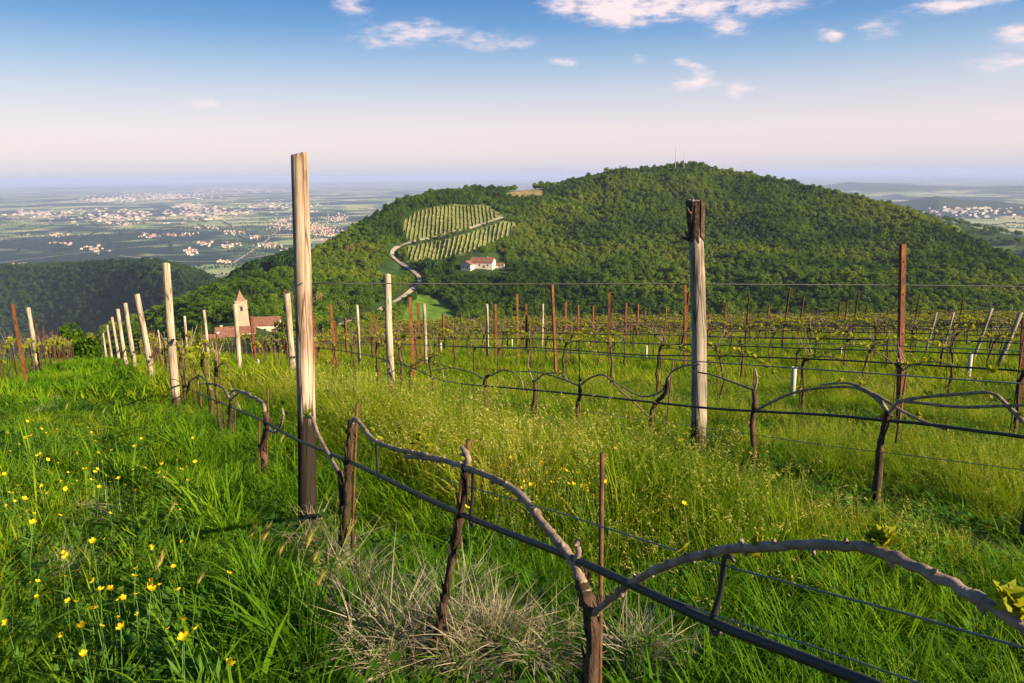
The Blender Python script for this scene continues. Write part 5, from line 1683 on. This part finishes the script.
def oats(n, rad, h, mat_stem, lean=.25):
    S, wd, sd_ = blades(n, rad, h, .0013, lean, .22, hvar=.3)
    parts = [(*strips('', S, wd * .9 + .0005, sd_, mat_stem), mat_stem)]
    Vs, Qs, off = [], [], 0
    for i in range(n):
        for j in range(11):
            t = rng.uniform(.62, 1.0); f = t * 4; i0 = min(3, int(f)); P_ = S[i, i0] * (1 - (f - i0)) + S[i, i0 + 1] * (f - i0)
            a = rng.uniform(0, 6.28); l = rng.uniform(.012, .026) ; dr = np.array([math.cos(a), math.sin(a), rng.uniform(-.9, .3)]); dr /= np.linalg.norm(dr)
            c = P_ + dr * rng.uniform(.008, .04) * (1.25 - t)* 1.6
            sdv = np.cross(dr, [0.1, .2, 1]); sdv /= np.linalg.norm(sdv)
            w_ = l * .17
            Vs += [c - dr * l * .5, c + sdv * w_, c + dr * l * .6, c - sdv * w_]; Qs.append([off, off + 1, off + 2, off + 3]); off += 4
    parts.append((np.array(Vs), np.array(Qs), m_oat))
    return parts


def weed(n, rad, s, mat):
    Vs, Qs, off = [], [], 0
    for i in range(n):
        a = rng.uniform(0, 6.28); r = rad * rng.uniform(.15, 1); z = rng.uniform(.02, .8) * rad * 1.3
        c = np.array([math.cos(a) * r, math.sin(a) * r, z])
        dr = np.array([math.cos(a + rng.normal(0, .5)), math.sin(a + rng.normal(0, .5)), rng.uniform(-.1, .7)]); dr /= np.linalg.norm(dr)
        sv = np.cross(dr, [0, 0, 1]); sv /= np.linalg.norm(sv) + 1e-9
        l = s * rng.uniform(.5, 1.2); w_ = l * rng.uniform(.28, .42); up = np.cross(sv, dr)
        Vs += [c, c + dr * l * .45 + sv * w_ + up * l * .08, c + dr * l, c + dr * l * .45 - sv * w_ + up * l * .08]
        Qs.append([off, off + 1, off + 2, off + 3]); off += 4
    return (np.array(Vs), np.array(Qs), mat)


KINDS_G = []
for i in range(4): KINDS_G.append(np_mesh('lush', [tuft(30, .085, .40, .0042, .30, .42, m_grass)]))                       # 0-3
for i in range(3): KINDS_G.append(np_mesh('short', [tuft(34, .10, .17, .0030, .38, .40, m_grass), weed(8, .07, .035, m_weed)]))   # 4-6
for i in range(3): KINDS_G.append(np_mesh('meadow', [tuft(24, .10, .56, .0030, .28, .42, m_meadow), tuft(8, .08, .42, .0030, .3, .4, m_grass)]))   # 7-9
for i in range(3): KINDS_G.append(np_mesh('oats', oats(6, .10, .66, m_meadow)))                                             # 10-12
for i in range(3): KINDS_G.append(np_mesh('weeds', [weed(60, .13, .042, m_weed), tuft(5, .08, .25, .003, .3, .4, m_grass)]))   # 13-15
for i in range(2): KINDS_G.append(np_mesh('far_lush', [tuft(26, .22, .36, .012, .35, .40, m_grass, k=4)]))                   # 16-17
for i in range(2): KINDS_G.append(np_mesh('far_meadow', [tuft(26, .24, .52, .010, .32, .42, m_meadow, k=4)]))                # 18-19
for i in range(2): KINDS_G.append(np_mesh('far_short', [tuft(26, .24, .20, .011, .45, .40, m_grass, k=4)]))                  # 20-21
for i in range(2): KINDS_G.append(np_mesh('distant', [tuft(26, .50, .42, .030, .4, .40, m_meadow, k=4)]))                    # 22-23
for i in range(2): KINDS_G.append(np_mesh('broad', [tuft(12, .06, .42, .009, .28, .55, m_grass)]))                           # 24-25

BASES = [(o.location.x, o.location.y) for o in bpy.data.objects if o.name.split('.')[0] in ('wooden_post', 'grapevine', 'grow_tube', 'iron_stake') and .5 < o.location.y < 11]
gp, gr, gs, gi_ = [], [], [], []
def ring(r0, r1, dens, azmax=50):
    A_ = R(2 * azmax) / 2 * (r1 ** 2 - r0 ** 2)
    n = int(A_ * dens)
    r = np.sqrt(rng.uniform(r0 ** 2, r1 ** 2, n)); a = rng.uniform(-R(azmax), R(azmax), n)
    return r * np.sin(a), r * np.cos(a)


def emit(X, Y, idx, s, sxy=None):
    n = len(X)
    gp.append(np.stack([X, Y, zg(X, Y)], 1)); gr.append(np.stack([rng.normal(0, .10, n), rng.normal(0, .10, n), rng.uniform(0, 6.28, n)], 1))
    sx = s if sxy is None else sxy
    gs.append(np.stack([sx, sx, s], 1)); gi_.append(idx)


def mixed_idx(n, choices, p): return rng.choice(choices, n, p=np.array(p) / sum(p))


for (r0, r1, dens, lod) in [(.75, 3.2, 175, 0), (3.2, 6.5, 125, 0), (6.5, 12, 62, 0), (12, 22, 26, 1), (22, 45, 11, 1), (45, 86, 3.2, 2)]:
    X, Y = ring(r0, r1, dens, 62 if r1 < 7 else 48)
    u = X + TANR * Y - ROW0
    um = np.mod(u + DROW / 2, DROW) - DROW / 2
    patch = fbm(X * .6, Y * .6, 201, 3); patch2 = fbm(X * .25 + 9, Y * .25, 211, 2); hgt = 1 + .38 * fbm(X * .9, Y * .9, 221, 3)
    soil = soil_mask(X, Y)
    path = (u < -.45) & (u > -3.1)
    left = u <= -3.1
    row = np.abs(um) < .38
    field = ~(path | left) & (u > .38)
    n = len(X)
    if lod == 0:
        # track: short grass with taller tufts; near the rows: lush; between the rows: meadow in patches
        pr_tall = np.clip(.10 + .55 * sstep(.05, .5, patch) + .5 * sstep(-.9, -.45, u) + .3 * sstep(-1.5, -1.9, u) * sstep(-2.3, -1.9, u), 0, 1)
        i1 = mixed_idx(n, [4, 5, 6, 13, 14, 15], [3, 3, 3, 2, 2, 2]); i2 = mixed_idx(n, [0, 1, 2, 3, 24, 25, 13, 14], [4, 4, 4, 4, 1, 1, 1, 1])
        i3 = mixed_idx(n, [7, 8, 9, 10, 11, 12, 0, 1], [5, 5, 5, 4, 4, 4, 2, 2])
        pathlike = path | left
        mead = sstep(-.25, .25, patch2 + .9 * sstep(2.2, 4.5, Y) - .35) * (u > .9)
        isM = rng.uniform(size=n) < mead
        idx = np.where(pathlike, np.where(rng.uniform(size=n) < pr_tall, i2, i1), np.where(isM, i3, i2))
        idx = np.where(row & ~isM, mixed_idx(n, [0, 1, 2, 3, 24, 25, 13, 14, 15], [3, 3, 3, 3, 1, 1, 3, 3, 3]), idx)
    elif lod == 1:
        pr_tall = np.clip(.25 + .6 * sstep(.0, .5, patch) + .5 * sstep(-.9, -.45, u), 0, 1)
        i1 = mixed_idx(n, [20, 21], [1, 1]); i2 = mixed_idx(n, [16, 17], [1, 1]); i3 = mixed_idx(n, [18, 19, 16], [2, 2, 1])
        idx = np.where(path | left, np.where(rng.uniform(size=n) < pr_tall, i2, i1), np.where(rng.uniform(size=n) < .7 + patch2, i3, i2))
    else:
        idx = mixed_idx(n, [22, 23, 18], [2, 2, 1])
    keepm = rng.uniform(size=n) > soil * .93
    # keep the air right before the lens clear
    keepm &= ~((np.hypot(X, Y) < 1.0) & (u > -2))
    s = hgt * rng.uniform(.7, 1.2, n)
    s = np.where(path & (idx < 4), s * .72, s)
    s = np.where(path, s * .78, s)
    s = np.where(left, s * .6, s)
    band = np.exp(-((u - 1.75) / .95) ** 2) * sstep(2.5, 4.0, Y)
    s = np.where(field, s * (.50 + .50 * band), s)
    s = np.where(row, s * .72, s)
    for (bx_, by_) in BASES:
        d0 = math.hypot(bx_, by_); kq = 1 - .22 / d0
        lo_ = .16 if abs(bx_ - A0[0]) < .25 and abs(by_ - A0[1]) < .25 else .34
        dd = np.hypot(X - bx_ * kq, Y - by_ * kq)
        s = s * (lo_ + (1 - lo_) * sstep(.16, .65, dd))
    near_soft = sstep(.8, 2.0, np.hypot(X, Y)) * .35 + .65
    s = s * near_soft
    emit(X[keepm], Y[keepm], idx[keepm], s[keepm], (s * rng.uniform(.8, 1.25, n))[keepm])
# short sward under everything near, also round the posts and vines
X, Y = ring(.9, 13, 46, 56)
soil = soil_mask(X, Y); kp = rng.uniform(size=len(X)) > soil * .95
emit(X[kp], Y[kp], rng.choice([4, 5, 6, 4, 5, 6, 13, 14], kp.sum()), rng.uniform(.45, .85, kp.sum()), rng.uniform(.8, 1.3, kp.sum()))
gp = np.concatenate(gp); gr = np.concatenate(gr); gs = np.concatenate(gs); gi_ = np.concatenate(gi_)
print('grass tufts', len(gp))
scatter('grass', gp, gr, gs, gi_, KINDS_G, 'lush spring grass and meadow weeds between the vine rows')

# dead straw at the foot of the near vines
STR = [np_mesh('straw', [tuft(30, .09, .085, .0022, 1.5, 1.3, m_straw, hvar=.7), tuft(7, .08, .15, .0028, .4, .5, m_grass)]) for _ in range(3)]
sx_, sy_ = [], []
for (px, py, sx, sy, n) in [(425, 660, 75, 22, 230), (360, 618, 34, 28, 95), (500, 670, 50, 12, 100), (340, 570, 16, 16, 40), (450, 612, 36, 14, 50), (310, 545, 14, 10, 10), (640, 676, 40, 8, 25), (60, 585, 40, 8, 14), (40, 410, 20, 6, 10), (90, 530, 30, 8, 10)]:
    for q in range(n):
        p = hit_ground(px + rng.normal(0, sx * .6), min(760, py + rng.normal(0, sy * .6)))
        if p is not None: sx_.append(p[0]); sy_.append(p[1])
sx_, sy_ = np.array(sx_), np.array(sy_); n = len(sx_)
scatter('dead_grass', np.stack([sx_, sy_, zg(sx_, sy_) + rng.uniform(0, .10, n)], 1), np.stack([rng.normal(0, .6, n), rng.normal(0, .6, n), rng.uniform(0, 6.28, n)], 1), rng.uniform(.3, .85, n), rng.integers(0, 3, n), STR, 'bleached dead grass tangled at the foot of the near vines')

# ------------------------------------------------------------------ yellow flowers
def flower_meshes(seed):
    g = np.random.default_rng(seed)
    b = MB(); bend = g.normal(0, .04, 2)
    h = .34
    top = np.array([bend[0], bend[1], h])
    b.tube([(0, 0, -.03), (bend[0] * .3, bend[1] * .3, h * .5), top], [.0016, .0013, .001], 5)
    V, Fs = [], []
    for l in range(3):
        a = g.uniform(0, 6.28); z = h * g.uniform(.2, .6)
        c = np.array([bend[0] * z, bend[1] * z, z]); dr = np.array([math.cos(a), math.sin(a), .6]); sv = np.cross(dr, [0, 0, 1])
        k_ = len(V); V += [c, c + dr * .025 + sv * .006, c + dr * .055, c + dr * .025 - sv * .006]; Fs.append((k_, k_ + 1, k_ + 2, k_ + 3))
    b.add(V, Fs)
    st = b.mesh('buttercup_stem', m_stem)
    f = MB()
    tilt = g.normal(0, .6, 2)
    Z = np.array([tilt[0], tilt[1], 1.0]); Z /= np.linalg.norm(Z); X_ = np.cross(Z, [0, 1, 0]); X_ /= np.linalg.norm(X_); Y_ = np.cross(Z, X_)
    for l in range(5):
        a = l * 2 * math.pi / 5 + g.normal(0, .08); s = .0115
        D = X_ * math.cos(a) + Y_ * math.sin(a); Q = np.cross(Z, D)
        f.add([top + D * .001, top + D * s * .5 + Q * s * .42 + Z * s * .22, top + D * s + Q * s * .38 + Z * s * .55, top + D * s * 1.12 + Z * s * .62, top + D * s - Q * s * .38 + Z * s * .55, top + D * s * .5 - Q * s * .42 + Z * s * .22], [(0, 1, 2, 3, 4, 5)])
    return st, f.mesh('buttercup_head', m_petal, smooth=False)


FM = [flower_meshes(900 + i) for i in range(5)]
FL = [(24, 585), (28, 591), (36, 601), (13, 624), (64, 611), (58, 560), (69, 553), (104, 540), (95, 598), (118, 594), (128, 587), (134, 596), (160, 586), (178, 586), (171, 591), (123, 616), (113, 625), (105, 630), (68, 637), (88, 664), (175, 655), (216, 629), (233, 670), (158, 550), (126, 572), (87, 541), (131, 589), (116, 602), (126, 598), (137, 592), (99, 604), (200, 633), (232, 578), (95, 588),
      (74, 474), (80, 470), (86, 476), (93, 482), (97, 470), (103, 478), (78, 484), (110, 486), (105, 490), (70, 490), (115, 478), (100, 462), (2, 480), (5, 477), (45, 486), (57, 486), (52, 434), (30, 436), (26, 440), (41, 430), (60, 432), (15, 520), (20, 527), (66, 440), (174, 497), (190, 502), (173, 478), (150, 470), (10, 430), (18, 445),
      (512, 463), (527, 461), (533, 468), (541, 466), (548, 470), (556, 474), (520, 474), (528, 480), (538, 482), (546, 486), (552, 480), (560, 484), (566, 490), (532, 490), (520, 488), (500, 470), (508, 480), (516, 500), (525, 505), (540, 500), (555, 500), (482, 492), (495, 505), (580, 476), (596, 468), (597, 495), (694, 510), (480, 470), (470, 512), (530, 474)]
for q in range(60): FL.append((rng.uniform(0, 200), rng.uniform(420, 520)))
for q in range(14): FL.append((rng.uniform(60, 190), rng.uniform(540, 640)))
for q in range(30): FL.append((float(rng.normal(540, 30)), float(rng.normal(482, 12))))
for q, (px, py) in enumerate(FL):
    s = rng.uniform(.55, 1.15)
    p = hit_ground(px, py, lambda x, y: zg(x, y) + .33 * s)
    if p is None: continue
    i = q % 5
    st = link('buttercup', FM[i][0], None, (p[0], p[1], float(zg(p[0], p[1]))))
    st.scale = (s, s, s); st.rotation_euler = (0, 0, rng.uniform(0, 6.28))
    link('flower_head', FM[i][1], st)
    side_l = px < 300
    tag(st, 'small yellow buttercup in the grass of the path' if side_l else 'small yellow buttercup growing between the first two vine rows', 'flower', 'yellow buttercups along the path' if side_l else 'yellow buttercups between the vine rows')

# ------------------------------------------------------------------ wild barley ears
def barley(seed):
    g = np.random.default_rng(seed)
    b = MB(); h = .42; lean = g.uniform(.05, .14)
    top = np.array([lean, 0, h])
    b.tube([(0, 0, -.03), (lean * .35, 0, h * .55), top], [.0018, .0015, .0011], 5)
    st = b.mesh('barley_stem', m_stem)
    e = MB(); D = np.array([.55, 0, .83]); e.tube([top, top + D * .02, top + D * .05, top + D * .075], [.003, .0065, .005, .001], 7, noise=.1)
    for q in range(46):
        t = g.uniform(0, .07); a = g.uniform(0, 6.28)
        o = np.array([math.cos(a) * .8, math.sin(a), .2]) * .005
        p = top + D * t + o; e.tube([p, p + D * .035 + o * 2.2], [.0007, .0002], 3, cap=False)
    return st, e.mesh('barley_ear', m_oat)


BM = [barley(70 + i) for i in range(3)]
for q, (px, py) in enumerate([(270, 432), (135, 555), (145, 500), (238, 514), (246, 520), (280, 535), (288, 548), (180, 560), (232, 522), (60, 400), (96, 405), (320, 520), (255, 540), (300, 560)]):
    p = hit_ground(px, py, lambda x, y: zg(x, y) + .42)
    if p is None: continue
    st = link('wild_barley', BM[q % 3][0], None, (p[0], p[1], float(zg(p[0], p[1]))))
    st.rotation_euler = (0, 0, rng.uniform(-.6, .9)); st.scale = (.72, .72, .8); link('ear', BM[q % 3][1], st)
    tag(st, 'pale bristly ear of wild barley in the tall grass by the tall post', 'grass ear', 'wild barley ears along the path')
